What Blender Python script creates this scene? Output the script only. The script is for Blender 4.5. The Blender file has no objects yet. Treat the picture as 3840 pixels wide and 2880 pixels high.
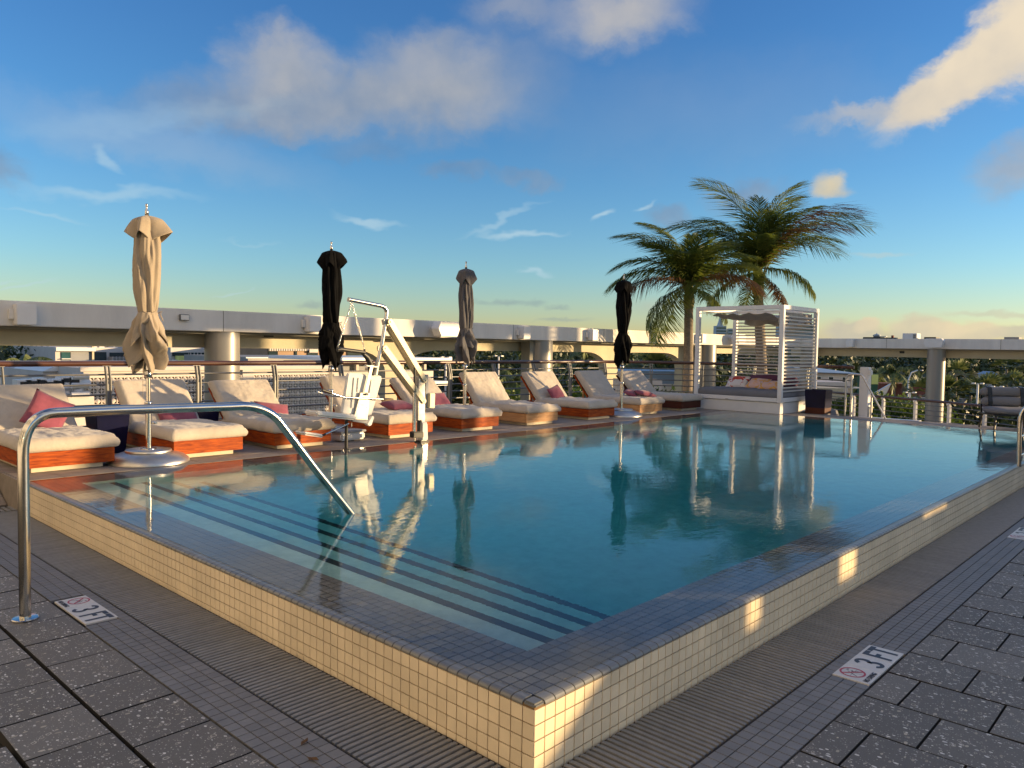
import bpy, bmesh, math, random
from math import sin, cos, pi, radians
from mathutils import Vector, Matrix, noise

random.seed(7)
SC = bpy.context.scene
COL = SC.collection
PI = math.pi

# ------------------------------------------------------------------ camera
F = 2896.0                      # focal length in pixels of the 3840 px wide photograph
CAM = Vector((-1.852, -1.606, 1.400))
RX = Vector((0.68306, -0.73019, 0.01633))      # camera right in the world
RD = Vector((-0.02355, -0.04438, -0.99874))    # camera down
RF = RD.cross(RX) * -1.0
RF = Vector((0.72999, 0.68182, -0.04736))      # camera forward
RX = (RX - RF * RX.dot(RF)).normalized()
RD = RF.cross(RX)
cd = bpy.data.cameras.new('camera'); cam = bpy.data.objects.new('camera', cd); COL.objects.link(cam)
cd.lens = 36 * F / 3840; cd.sensor_width = 36; cd.clip_end = 9000; cd.clip_start = 0.05
cam.matrix_world = Matrix(((RX.x, -RD.x, -RF.x, CAM.x), (RX.y, -RD.y, -RF.y, CAM.y), (RX.z, -RD.z, -RF.z, CAM.z), (0, 0, 0, 1)))
SC.camera = cam

def ray(x, y):
    return RX * (x - 1920) + RD * (y - 1440) + RF * F
def at(x, y, d):                # the point seen at photo pixel (x, y), d metres ahead
    return CAM + ray(x, y) * (d / F)
def azel(x, y):
    r = ray(x, y).normalized()
    return math.atan2(r.y, r.x), math.asin(r.z)

# ------------------------------------------------------------------ world, sun, exposure
SUN_EL = radians(6.0)
SUN_AZ = math.atan2(-0.715, 0.70)
SUND = Vector((cos(SUN_EL) * cos(SUN_AZ), cos(SUN_EL) * sin(SUN_AZ), sin(SUN_EL)))
SC.view_settings.view_transform = 'Standard'
SC.view_settings.look = 'None'
SC.view_settings.exposure = 1.2
SC.view_settings.gamma = 1.0
SC.view_settings.use_curve_mapping = False
SKY_STRENGTH = 0.15

w = bpy.data.worlds.new('World'); SC.world = w; w.use_nodes = True
NT = w.node_tree; NT.nodes.clear()
def N(nt, t, **k):
    n = nt.nodes.new(t)
    for a, b in k.items(): setattr(n, a, b)
    return n
def mth(nt, op, a, b=None, c=None, clamp=False):
    n = nt.nodes.new('ShaderNodeMath'); n.operation = op; n.use_clamp = clamp
    for i, v in enumerate((a, b, c)):
        if v is None: continue
        if isinstance(v, (int, float)): n.inputs[i].default_value = v
        else: nt.links.new(v, n.inputs[i])
    return n.outputs[0]
sky = N(NT, 'ShaderNodeTexSky'); sky.sky_type = 'NISHITA'; sky.sun_disc = False
sky.sun_elevation = SUN_EL
sky.sun_rotation = math.atan2(SUND.x, SUND.y)
sky.altitude = 0; sky.air_density = 1.0; sky.dust_density = 0.3; sky.ozone_density = 3.0

tc = N(NT, 'ShaderNodeTexCoord')
sep = N(NT, 'ShaderNodeSeparateXYZ'); NT.links.new(tc.outputs['Generated'], sep.inputs[0])
az = mth(NT, 'ARCTAN2', sep.outputs[1], sep.outputs[0])
el = mth(NT, 'ARCSINE', sep.outputs[2])
P0 = N(NT, 'ShaderNodeCombineXYZ'); NT.links.new(az, P0.inputs[0]); NT.links.new(el, P0.inputs[1])
# fbm warp of the sky coordinates, so that every cloud edge billows
def warp(scale, amp, src, detail=4.0, sz=1.0):
    mp = N(NT, 'ShaderNodeMapping'); mp.inputs['Scale'].default_value = (1, sz, 1); NT.links.new(src, mp.inputs[0])
    nz = N(NT, 'ShaderNodeTexNoise'); nz.inputs['Scale'].default_value = scale; nz.inputs['Detail'].default_value = detail
    nz.inputs['Roughness'].default_value = 0.58
    NT.links.new(mp.outputs[0], nz.inputs['Vector'])
    s = N(NT, 'ShaderNodeVectorMath', operation='SUBTRACT'); NT.links.new(nz.outputs['Color'], s.inputs[0]); s.inputs[1].default_value = (.5, .5, .5)
    m = N(NT, 'ShaderNodeVectorMath', operation='SCALE'); NT.links.new(s.outputs[0], m.inputs[0]); m.inputs['Scale'].default_value = amp
    a = N(NT, 'ShaderNodeVectorMath', operation='ADD'); NT.links.new(src, a.inputs[0]); NT.links.new(m.outputs[0], a.inputs[1])
    return a.outputs[0]
PW = warp(9.0, 0.075, P0.outputs[0], 5.0, 1.3)
PW = warp(30.0, 0.036, PW, 8.0, 1.2)
PT = warp(26.0, 0.026, P0.outputs[0], 6.0, 1.6)     # for small low clouds
PWI = warp(14.0, 0.05, P0.outputs[0], 3.0, 2.0)     # for thin wisps

def blob(nt, P, x, y, rx, ry, rot, soft):
    a, e = azel(x, y)
    k = 1.0 / F
    mp = N(nt, 'ShaderNodeMapping', vector_type='TEXTURE')
    mp.inputs['Location'].default_value = (a, e, 0)
    mp.inputs['Rotation'].default_value = (0, 0, radians(-rot))
    mp.inputs['Scale'].default_value = (rx * k, ry * k, 1)
    nt.links.new(P, mp.inputs[0])
    fl = N(nt, 'ShaderNodeVectorMath', operation='MULTIPLY'); nt.links.new(mp.outputs[0], fl.inputs[0]); fl.inputs[1].default_value = (1, 1, 0)
    ln = N(nt, 'ShaderNodeVectorMath', operation='LENGTH'); nt.links.new(fl.outputs[0], ln.inputs[0])
    mr = N(nt, 'ShaderNodeMapRange', interpolation_type='SMOOTHSTEP')
    nt.links.new(ln.outputs['Value'], mr.inputs['Value'])
    mr.inputs['From Min'].default_value = 1.0 + soft * .32; mr.inputs['From Max'].default_value = 1.0 - soft * .85
    return mr.outputs[0]
K = 3840 / 2212.
# (x, y, rx, ry, rotation, softness, opacity, warmth/brightness 0..1)   x grows to the right, azimuth to the left
CL = [
 (600, 130, 110, 72, 0, .8, .72, .46), (690, 215, 300, 62, 4, .9, .74, .26), (500, 245, 220, 42, 0, 1.0, .5, .12),
 (930, 150, 165, 90, 10, .85, .70, .36), (1010, 215, 130, 70, 0, 1.0, .62, .34), (850, 250, 260, 60, 0, 1.0, .45, .20),
 (1340, 35, 165, 65, 5, 1.0, .72, .62), (1110, 10, 110, 40, 0, 1.0, .5, .4), (1120, 170, 120, 110, 0, 1.0, .28, .3),
 (2110, 125, 200, 52, 38, .6, .97, .92), (2190, 80, 110, 75, 50, .6, .97, 1.0), (2060, 195, 150, 40, 18, .7, .92, .8), (1880, 226, 140, 22, 8, 1.0, .6, .6),
 (2195, 350, 70, 50, 20, 1.0, .7, .35), (1625, 408, 80, 32, 0, 1.0, .6, .15), (1440, 458, 55, 24, 0, 1.0, .55, .12),
 (990, 368, 70, 20, 0, 1.0, .45, .05), (1130, 380, 85, 20, 0, 1.0, .45, .1), (800, 325, 110, 22, 0, 1.0, .35, .05), (0, 355, 50, 36, 0, 1.0, .6, .12),
 (1560, 250, 500, 120, 0, 1.0, .10, .5), (330, 300, 330, 60, -8, 1.0, .16, .8)]
LOW = [(1778, 400, 26, 26, 0, .8, .8, .65), (1803, 392, 24, 20, 0, .8, .8, .8), (1798, 414, 36, 14, 0, .9, .7, .6), 
 (1840, 712, 60, 24, 0, .5, .9, .62), (1870, 700, 26, 16, 0, .5, .9, .85), (1990, 706, 60, 26, 0, .5, .85, .7), (2030, 712, 50, 18, 0, .5, .85, .9), (2100, 716, 60, 20, 0, .5, .85, .85), (2200, 718, 50, 16, 0, .5, .8, .6),
 (1900, 728, 250, 16, 0, 1.0, .6, .45), (2160, 674, 110, 8, 0, .9, .5, .6), (1440, 662, 70, 18, 0, 1.0, .4, .35), (1900, 545, 60, 6, 0, 1., .25, .7),
 (672, 655, 32, 9, 0, 1.0, .45, .0), (1095, 652, 45, 9, 0, 1.0, .45, .0), (1155, 652, 30, 9, 0, 1.0, .4, .0), (1205, 662, 26, 6, 0, 1.0, .4, .05), (1215, 690, 60, 6, 5, 1.0, .4, .05), (1040, 648, 22, 7, 0, 1.0, .3, .0)]
WSP = [
 (240, 418, 150, 15, 3, 1.0, .42, 1.), (100, 456, 70, 7, -3, 1.0, .3, 1.), (240, 345, 34, 10, -30, 1.0, .4, 1.), (800, 476, 75, 10, -8, 1.0, .55, 1.),
 (1080, 478, 95, 8, 20, 1.0, .35, 1.), (1120, 502, 95, 10, 2, 1.0, .6, 1.), (1308, 462, 26, 10, 30, 1.0, .6, 1.), (1393, 432, 22, 5, 25, 1.0, .5, 1.), (1162, 586, 46, 8, -6, 1.0, .5, 1.),
 (510, 633, 40, 4, 20, 1.0, .3, 1.), (60, 622, 55, 5, 25, 1.0, .35, 1.), (20, 615, 30, 5, 20, 1.0, .3, 1.), (540, 530, 60, 5, -5, 1.0, .15, 1.), (350, 260, 260, 26, 14, 1.0, .18, .9)]
def field(lst, P):
    dens = None; bri = None; tot = None
    for (x, y, rx, ry, rot, soft, op, br) in lst:
        m = mth(NT, 'MULTIPLY', blob(NT, P, x * K, y * K, rx * K, ry * K, rot, soft), op)
        b = mth(NT, 'MULTIPLY', m, br)
        if dens is None: dens, bri, tot = m, b, m
        else:
            # 1-(1-a)(1-b)
            dens = mth(NT, 'SUBTRACT', 1.0, mth(NT, 'MULTIPLY', mth(NT, 'SUBTRACT', 1.0, dens), mth(NT, 'SUBTRACT', 1.0, m)))
            bri = mth(NT, 'ADD', bri, b); tot = mth(NT, 'ADD', tot, m)
    return dens, mth(NT, 'DIVIDE', bri, mth(NT, 'MAXIMUM', tot, 0.001), clamp=True)
def mixc(nt, f, a, b, mode='MIX'):
    m = N(nt, 'ShaderNodeMix', data_type='RGBA', blend_type=mode)
    for s, v in ((m.inputs[0], f), (m.inputs[6], a), (m.inputs[7], b)):
        if isinstance(v, (int, float)): s.default_value = v
        elif isinstance(v, tuple): s.default_value = v if len(v) == 4 else (*v, 1)
        else: nt.links.new(v, s)
    return m.outputs[2]
tex = N(NT, 'ShaderNodeTexNoise'); tex.inputs['Scale'].default_value = 22; tex.inputs['Detail'].default_value = 6
NT.links.new(P0.outputs[0], tex.inputs['Vector'])
def shade(dens, bri, cold, warm, amp):
    f = mth(NT, 'ADD', bri, mth(NT, 'MULTIPLY', mth(NT, 'SUBTRACT', tex.outputs[0], .5), amp), clamp=True)
    return mixc(NT, f, cold, warm)
# grade the clear sky slightly towards the photograph's blue, everywhere alike
hsv = N(NT, 'ShaderNodeHueSaturation'); hsv.inputs['Saturation'].default_value = 1.0; hsv.inputs['Value'].default_value = 1.0
NT.links.new(sky.outputs[0], hsv.inputs['Color'])
rmp = N(NT, 'ShaderNodeValToRGB'); NT.links.new(mth(NT, 'MULTIPLY', el, 1.6, None, True), rmp.inputs[0])
rmp.color_ramp.elements[0].color = (.84, .75, .72, 1); rmp.color_ramp.elements[1].position = .75; rmp.color_ramp.elements[1].color = (.36, .56, .80, 1)
e_ = rmp.color_ramp.elements.new(.16); e_.color = (.62, .73, .82, 1); e_ = rmp.color_ramp.elements.new(.40); e_.color = (.44, .64, .80, 1)
skyc = mixc(NT, 1.0, mixc(NT, 1.0, hsv.outputs[0], (1.02, 1.02, 1.02), 'MULTIPLY'), rmp.outputs[0], 'MULTIPLY')
CB = 1.0     # cloud radiance scale
d1, b1 = field(CL, PW)
# outside the frame: scattered clouds, thickened and brightened to add fill light
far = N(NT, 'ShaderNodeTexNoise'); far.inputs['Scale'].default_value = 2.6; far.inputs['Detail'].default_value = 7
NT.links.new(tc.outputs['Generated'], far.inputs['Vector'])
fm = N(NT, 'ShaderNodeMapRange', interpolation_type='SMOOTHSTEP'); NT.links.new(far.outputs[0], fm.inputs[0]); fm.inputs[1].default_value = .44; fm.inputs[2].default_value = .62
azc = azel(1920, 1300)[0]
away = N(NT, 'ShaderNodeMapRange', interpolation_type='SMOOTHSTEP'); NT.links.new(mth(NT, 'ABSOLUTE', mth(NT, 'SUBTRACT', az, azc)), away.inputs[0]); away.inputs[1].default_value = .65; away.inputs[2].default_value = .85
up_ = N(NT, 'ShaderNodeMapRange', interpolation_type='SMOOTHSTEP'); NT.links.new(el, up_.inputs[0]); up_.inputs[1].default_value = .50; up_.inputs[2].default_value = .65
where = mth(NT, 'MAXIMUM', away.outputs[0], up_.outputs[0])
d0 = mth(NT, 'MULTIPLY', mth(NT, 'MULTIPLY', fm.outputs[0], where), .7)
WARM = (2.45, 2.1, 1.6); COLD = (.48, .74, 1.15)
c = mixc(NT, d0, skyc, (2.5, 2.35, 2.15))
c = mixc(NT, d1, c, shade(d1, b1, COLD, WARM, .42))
d2, b2 = field(LOW, PT)
c = mixc(NT, d2, c, shade(d2, b2, (.68, .92, 1.05), (2.55, 2.1, 1.35), .5))
d3, b3 = field(WSP, PWI)
c = mixc(NT, d3, c, (1.5, 2.0, 2.25))
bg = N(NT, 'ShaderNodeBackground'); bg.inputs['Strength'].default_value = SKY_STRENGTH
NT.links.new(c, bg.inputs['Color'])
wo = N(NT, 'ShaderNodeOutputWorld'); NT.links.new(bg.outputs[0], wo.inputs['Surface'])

sl = bpy.data.lights.new('sun', 'SUN'); sl.energy = 3.8; sl.angle = radians(0.55); sl.color = (1.0, .70, .36)
so = bpy.data.objects.new('sun', sl); COL.objects.link(so)
so.rotation_euler = (-SUND).to_track_quat('-Z', 'Y').to_euler(); so.location = SUND * 50
cy = SC.cycles
cy.max_bounces = 10; cy.diffuse_bounces = 4; cy.glossy_bounces = 4; cy.transmission_bounces = 8; cy.transparent_max_bounces = 16
cy.sample_clamp_indirect = 6.0; cy.use_denoising = True

# ------------------------------------------------------------------ materials
MATS = {}
def nodes_of(m):
    m.use_nodes = True
    nt = m.node_tree; nt.nodes.clear()
    o = N(nt, 'ShaderNodeOutputMaterial'); b = N(nt, 'ShaderNodeBsdfPrincipled')
    nt.links.new(b.outputs[0], o.inputs[0])
    return nt, b, o
def mat(name, col, rough=.6, metal=0, var=0.0, vscale=6.0, bump=0.0, bscale=60.0, rnd=0.0, spec=.5, stretch=None, dark=None, coat=0, sheen=0, sss=0):
    """principled material; var = noise variation of the colour, rnd = brightness variation per object"""
    if name in MATS: return MATS[name]
    m = bpy.data.materials.new(name); nt, b, o = nodes_of(m)
    b.inputs['Roughness'].default_value = rough; b.inputs['Metallic'].default_value = metal
    b.inputs['Specular IOR Level'].default_value = spec
    b.inputs['Coat Weight'].default_value = coat
    b.inputs['Sheen Weight'].default_value = sheen
    tcn = N(nt, 'ShaderNodeTexCoord'); src = tcn.outputs['Object']
    geo = N(nt, 'ShaderNodeNewGeometry'); src = geo.outputs['Position']
    if stretch:
        mp = N(nt, 'ShaderNodeMapping'); mp.inputs['Scale'].default_value = stretch; nt.links.new(src, mp.inputs[0]); src = mp.outputs[0]
    c = (*col, 1)
    out = None
    if var > 0:
        nz = N(nt, 'ShaderNodeTexNoise'); nz.inputs['Scale'].default_value = vscale; nz.inputs['Detail'].default_value = 6; nz.inputs['Roughness'].default_value = .6
        nt.links.new(src, nz.inputs['Vector'])
        dk = dark if dark else tuple(v * (1 - var) for v in col)
        lt = tuple(min(1, v * (1 + var * .5)) for v in col)
        mr = N(nt, 'ShaderNodeMapRange'); nt.links.new(nz.outputs[0], mr.inputs[0]); mr.inputs[1].default_value = .3; mr.inputs[2].default_value = .7
        out = mixc(nt, mr.outputs[0], dk, lt)
    if rnd > 0:
        oi = N(nt, 'ShaderNodeObjectInfo')
        f = mth(nt, 'ADD', mth(nt, 'MULTIPLY', oi.outputs['Random'], 2 * rnd), 1 - rnd)
        out = mixc(nt, 1.0, out if out is not None else c, f, 'MULTIPLY')
    if out is not None: nt.links.new(out, b.inputs['Base Color'])
    else: b.inputs['Base Color'].default_value = c
    if bump > 0:
        nb = N(nt, 'ShaderNodeTexNoise'); nb.inputs['Scale'].default_value = bscale; nb.inputs['Detail'].default_value = 5
        nt.links.new(src, nb.inputs['Vector'])
        bp = N(nt, 'ShaderNodeBump'); bp.inputs['Strength'].default_value = bump; bp.inputs['Distance'].default_value = .01
        nt.links.new(nb.outputs[0], bp.inputs['Height']); nt.links.new(bp.outputs[0], b.inputs['Normal'])
    MATS[name] = m
    return m

M = {}
M['white_metal'] = mat('white_metal', (.74, .73, .72), .38, var=.06, vscale=4)
M['slat_shade'] = mat('slat_shade', (.50, .48, .45), .5)  # white slats toned grey, their shade put into the colour
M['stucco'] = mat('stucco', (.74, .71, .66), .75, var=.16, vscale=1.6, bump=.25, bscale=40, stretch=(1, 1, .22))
M['web_shade'] = mat('web_shade', (.55, .49, .35), .8, var=.12, vscale=1.5, bump=.2)  # web colour lowered to carry the shade under the overhang
M['stucco_shade'] = mat('stucco_shade', (.25, .235, .19), .8, var=.10, vscale=1.5, bump=.2)  # darkened stucco, with the soffit's shade put into its colour
M['column_grey'] = mat('column_grey', (.27, .26, .245), .36, metal=.3, var=.08, vscale=3, stretch=(1, 1, .15))
M['steel'] = mat('steel', (.62, .60, .56), .16, 1.0, var=.15, vscale=8)
M['brushed'] = mat('brushed', (.58, .57, .55), .42, 1.0, var=.12, vscale=20)
M['galv'] = mat('galv', (.50, .485, .44), .5, .55, var=.25, vscale=18)
M['cream_paint'] = mat('cream_paint', (.60, .53, .36), .42, .1, var=.10, vscale=12)
M['rail_metal'] = mat('rail_metal', (.17, .17, .17), .38, .35, var=.1, vscale=10)
M['rail_post'] = mat('rail_post', (.26, .26, .25), .45, .3, var=.08)
M['dark_wood_rail'] = mat('dark_wood_rail', (.085, .035, .022), .32, var=.5, vscale=8, stretch=(.6, 8, 8), coat=.3)
M['black'] = mat('black', (.018, .018, .018), .45)
M['black_fabric'] = mat('black_fabric', (.0035, .0035, .004), .95, bump=.2, bscale=200, var=.3, spec=.12)
M['grey_fabric'] = mat('grey_fabric', (.095, .092, .098), .9, bump=.25, bscale=200, var=.15, sheen=.1)
M['beige_fabric'] = mat('beige_fabric', (.34, .28, .21), .9, bump=.3, bscale=180, var=.10, sheen=.15)
M['cushion'] = mat('cushion', (.50, .44, .365), .92, var=.16, vscale=4, bump=.5, bscale=26, sheen=.2)
M['pillow'] = mat('pillow', (.25, .060, .10), .9, var=.2, vscale=12, bump=.4, bscale=14, sheen=.2)
M['purple'] = mat('purple', (.11, .035, .07), .9, var=.15)
M['mattress'] = mat('mattress', (.17, .17, .18), .92, var=.1, bump=.3, bscale=10)
M['chair_fabric'] = mat('chair_fabric', (.20, .195, .20), .92, var=.1, bump=.25, bscale=30)
M['navy_glaze'] = mat('navy_glaze', (.006, .007, .035), .3, spec=.2, var=.4, vscale=5, coat=.03, bump=.15, bscale=12)
M['navy_woven'] = mat('navy_woven', (.03, .035, .055), .6, bump=.8, bscale=90)
M['tan_plinth'] = mat('tan_plinth', (.58, .50, .36), .7, var=.15, vscale=8)
M['plaster_white'] = mat('plaster_white', (.70, .70, .69), .35, var=.05)
M['grate'] = mat('grate', (.235, .235, .23), .55, var=.15, vscale=20, rnd=.10, bump=.3, bscale=300)
M['border_tile'] = mat('border_tile', (.20, .198, .195), .55, var=.16, vscale=7, rnd=.10, bump=.15, bscale=150)
M['coping_tile'] = mat('coping_tile', (.185, .19, .185), .28, var=.12, vscale=6, rnd=.12)
M['grout_dark'] = mat('grout_dark', (.02, .019, .018), .9)
M['grout_tan'] = mat('grout_tan', (.20, .12, .05), .9, var=.35, vscale=14)
M['wall_tile'] = mat('wall_tile', (.80, .67, .47), .24, var=.16, vscale=3, rnd=.07, stretch=(1, 1, 1))
M['nosing_tile'] = mat('nosing_tile', (.028, .03, .033), .4)
M['sign_white'] = mat('sign_white', (.62, .60, .56), .35, var=.10, vscale=30)
M['sign_black'] = mat('sign_black', (.02, .02, .025), .4)
M['sign_red'] = mat('sign_red', (.42, .03, .05), .4)
M['trunk'] = mat('trunk', (.26, .21, .155), .9, var=.4, vscale=9, bump=.6, bscale=20, stretch=(1, 1, 5))
M['crownshaft'] = mat('crownshaft', (.26, .24, .07), .6, var=.3, vscale=6, stretch=(4, 4, .5))
M['stump'] = mat('stump', (.34, .23, .13), .8, var=.35, vscale=14, stretch=(3, 3, .4), bump=.4)
M['asphalt'] = mat('asphalt', (.05, .05, .05), .9, var=.3, vscale=.3)
M['red_paint'] = mat('red_paint', (.32, .03, .03), .5, var=.1)
M['green_paint'] = mat('green_paint', (.03, .10, .05), .6)
M['yellow_panel'] = mat('yellow_panel', (.72, .74, .22), .6, var=.1)
M['glass_dark'] = mat('glass_dark', (.03, .05, .055), .06, var=.4, vscale=.8, spec=.8)
M['glass_teal'] = mat('glass_teal', (.04, .11, .12), .08, var=.4, vscale=.6, spec=.8)
M['tan_panel'] = mat('tan_panel', (.36, .23, .14), .7, var=.2, vscale=.6)
M['grey_wall'] = mat('grey_wall', (.26, .27, .29), .7, var=.12, vscale=.5)
M['blue_roof'] = mat('blue_roof', (.28, .38, .50), .5, var=.1, vscale=.4)
M['white_wall'] = mat('white_wall', (.58, .54, .51), .8, var=.10, vscale=.7, bump=.2, bscale=6)
M['roof_grey'] = mat('roof_grey', (.35, .34, .32), .8, var=.2, vscale=.8)
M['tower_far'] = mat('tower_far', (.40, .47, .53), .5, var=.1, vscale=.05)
M['rust_roof'] = mat('rust_roof', (.22, .07, .05), .8, var=.2, vscale=.6)
M['block'] = mat('block', (.78, .69, .60), .85, var=.12, vscale=3, rnd=.05)
M['car_white'] = mat('car_white', (.66, .655, .64), .2, coat=.6)
M['car_dark'] = mat('car_dark', (.04, .045, .055), .2, coat=.6)
M['tyre'] = mat('tyre', (.02, .02, .02), .8)

def wood_mat(name, c1, c2, rough=.38):
    m = bpy.data.materials.new(name); nt, b, o = nodes_of(m)
    geo = N(nt, 'ShaderNodeNewGeometry'); mp = N(nt, 'ShaderNodeMapping'); mp.inputs['Scale'].default_value = (1.4, 1.4, 13)
    nt.links.new(geo.outputs['Position'], mp.inputs[0])
    nz = N(nt, 'ShaderNodeTexNoise'); nz.inputs['Scale'].default_value = 4.5; nz.inputs['Detail'].default_value = 8; nz.inputs['Distortion'].default_value = .7
    nt.links.new(mp.outputs[0], nz.inputs['Vector'])
    mr = N(nt, 'ShaderNodeMapRange'); nt.links.new(nz.outputs[0], mr.inputs[0]); mr.inputs[1].default_value = .32; mr.inputs[2].default_value = .68
    col = mixc(nt, mr.outputs[0], c1, c2)
    nt.links.new(col, b.inputs['Base Color']); b.inputs['Roughness'].default_value = rough; b.inputs['Specular IOR Level'].default_value = .2
    bp = N(nt, 'ShaderNodeBump'); bp.inputs['Strength'].default_value = .25; bp.inputs['Distance'].default_value = .004
    nt.links.new(nz.outputs[0], bp.inputs['Height']); nt.links.new(bp.outputs[0], b.inputs['Normal'])
    b.inputs['Coat Weight'].default_value = .0
    return m
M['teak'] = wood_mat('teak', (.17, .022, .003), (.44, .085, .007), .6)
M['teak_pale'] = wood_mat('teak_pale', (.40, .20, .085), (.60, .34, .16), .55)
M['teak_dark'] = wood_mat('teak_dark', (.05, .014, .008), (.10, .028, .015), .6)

def paver_mat():
    m = bpy.data.materials.new('shell_paver'); nt, b, o = nodes_of(m)
    geo = N(nt, 'ShaderNodeNewGeometry'); pos = geo.outputs['Position']
    nz = N(nt, 'ShaderNodeTexNoise'); nz.inputs['Scale'].default_value = 260; nz.inputs['Detail'].default_value = 3; nt.links.new(pos, nz.inputs['Vector'])
    n2 = N(nt, 'ShaderNodeTexNoise'); n2.inputs['Scale'].default_value = 3.2; n2.inputs['Detail'].default_value = 4; nt.links.new(pos, n2.inputs['Vector'])
    base = mixc(nt, nz.outputs[0], (.068, .067, .060), (.245, .237, .21))
    base = mixc(nt, mth(nt, 'MULTIPLY', n2.outputs[0], .7), base, (.165, .145, .125))
    oi = N(nt, 'ShaderNodeObjectInfo')
    base = mixc(nt, 1.0, base, mth(nt, 'ADD', mth(nt, 'MULTIPLY', oi.outputs['Random'], .34), .83), 'MULTIPLY')
    # shell and stone chips: stretched voronoi cells, only some of them filled
    def chips(scale, thr, r0, r1, seed, st, ring=False):
        mp = N(nt, 'ShaderNodeMapping'); mp.inputs['Location'].default_value = (seed, seed * .7, 0); mp.inputs['Scale'].default_value = st; mp.inputs['Rotation'].default_value = (0, 0, seed)
        nt.links.new(pos, mp.inputs[0])
        wn = N(nt, 'ShaderNodeTexNoise'); wn.inputs['Scale'].default_value = 40; nt.links.new(mp.outputs[0], wn.inputs['Vector'])
        av = N(nt, 'ShaderNodeVectorMath', operation='MULTIPLY_ADD'); nt.links.new(wn.outputs['Color'], av.inputs[0]); av.inputs[1].default_value = (.012, .012, 0); nt.links.new(mp.outputs[0], av.inputs[2])
        v = N(nt, 'ShaderNodeTexVoronoi'); v.inputs['Scale'].default_value = scale; v.voronoi_dimensions = '2D'; nt.links.new(av.outputs[0], v.inputs['Vector'])
        sp = N(nt, 'ShaderNodeSeparateColor'); nt.links.new(v.outputs['Color'], sp.inputs[0])
        keep = mth(nt, 'LESS_THAN', sp.outputs[0], thr)
        rad = mth(nt, 'MULTIPLY_ADD', sp.outputs[1], r1 - r0, r0)
        ins = mth(nt, 'LESS_THAN', v.outputs['Distance'], rad)
        if ring:
            inner = mth(nt, 'GREATER_THAN', v.outputs['Distance'], mth(nt, 'MULTIPLY', rad, .68))
            ins = mth(nt, 'MULTIPLY', ins, inner)
        return mth(nt, 'MULTIPLY', keep, ins), sp.outputs[2]
    c1, k1 = chips(64, .15, .12, .33, 1.3, (1, .62, 1))
    c2, k2 = chips(36, .14, .14, .30, 4.1, (.8, 1, 1), ring=True)
    c3, k3 = chips(170, .15, .15, .42, 7.7, (1, .7, 1))
    c4, k4 = chips(48, .08, .12, .30, 2.2, (.6, 1, 1))
    col = base
    for cc, kk, lo, hi in ((c3, k3, (.32, .30, .26), (.55, .52, .46)), (c2, k2, (.36, .33, .27), (.60, .56, .47)), (c1, k1, (.45, .43, .40), (.78, .76, .70)), (c4, k4, (.28, .25, .20), (.55, .50, .40))):
        col = mixc(nt, cc, col, mixc(nt, kk, lo, hi))
    nt.links.new(col, b.inputs['Base Color']); b.inputs['Roughness'].default_value = .62
    bp = N(nt, 'ShaderNodeBump'); bp.inputs['Strength'].default_value = .5; bp.inputs['Distance'].default_value = .003
    nt.links.new(nz.outputs[0], bp.inputs['Height']); nt.links.new(bp.outputs[0], b.inputs['Normal'])
    return m
M['paver'] = paver_mat()
M['paver_pale'] = mat('paver_pale', (.27, .23, .195), .7, var=.25, vscale=9, rnd=.12, bump=.3, bscale=200)

def plaster_mat():
    m = bpy.data.materials.new('pool_plaster'); nt, b, o = nodes_of(m)
    geo = N(nt, 'ShaderNodeNewGeometry')
    nz = N(nt, 'ShaderNodeTexNoise'); nz.inputs['Scale'].default_value = 9; nz.inputs['Detail'].default_value = 8; nz.inputs['Roughness'].default_value = .7
    nt.links.new(geo.outputs['Position'], nz.inputs['Vector'])
    mr = N(nt, 'ShaderNodeMapRange'); nt.links.new(nz.outputs[0], mr.inputs[0]); mr.inputs[1].default_value = .35; mr.inputs[2].default_value = .65
    nt.links.new(mixc(nt, mr.outputs[0], (.42, .50, .49), (.56, .64, .62)), b.inputs['Base Color']); b.inputs['Roughness'].default_value = .8
    return m
M['plaster'] = plaster_mat()

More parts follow.
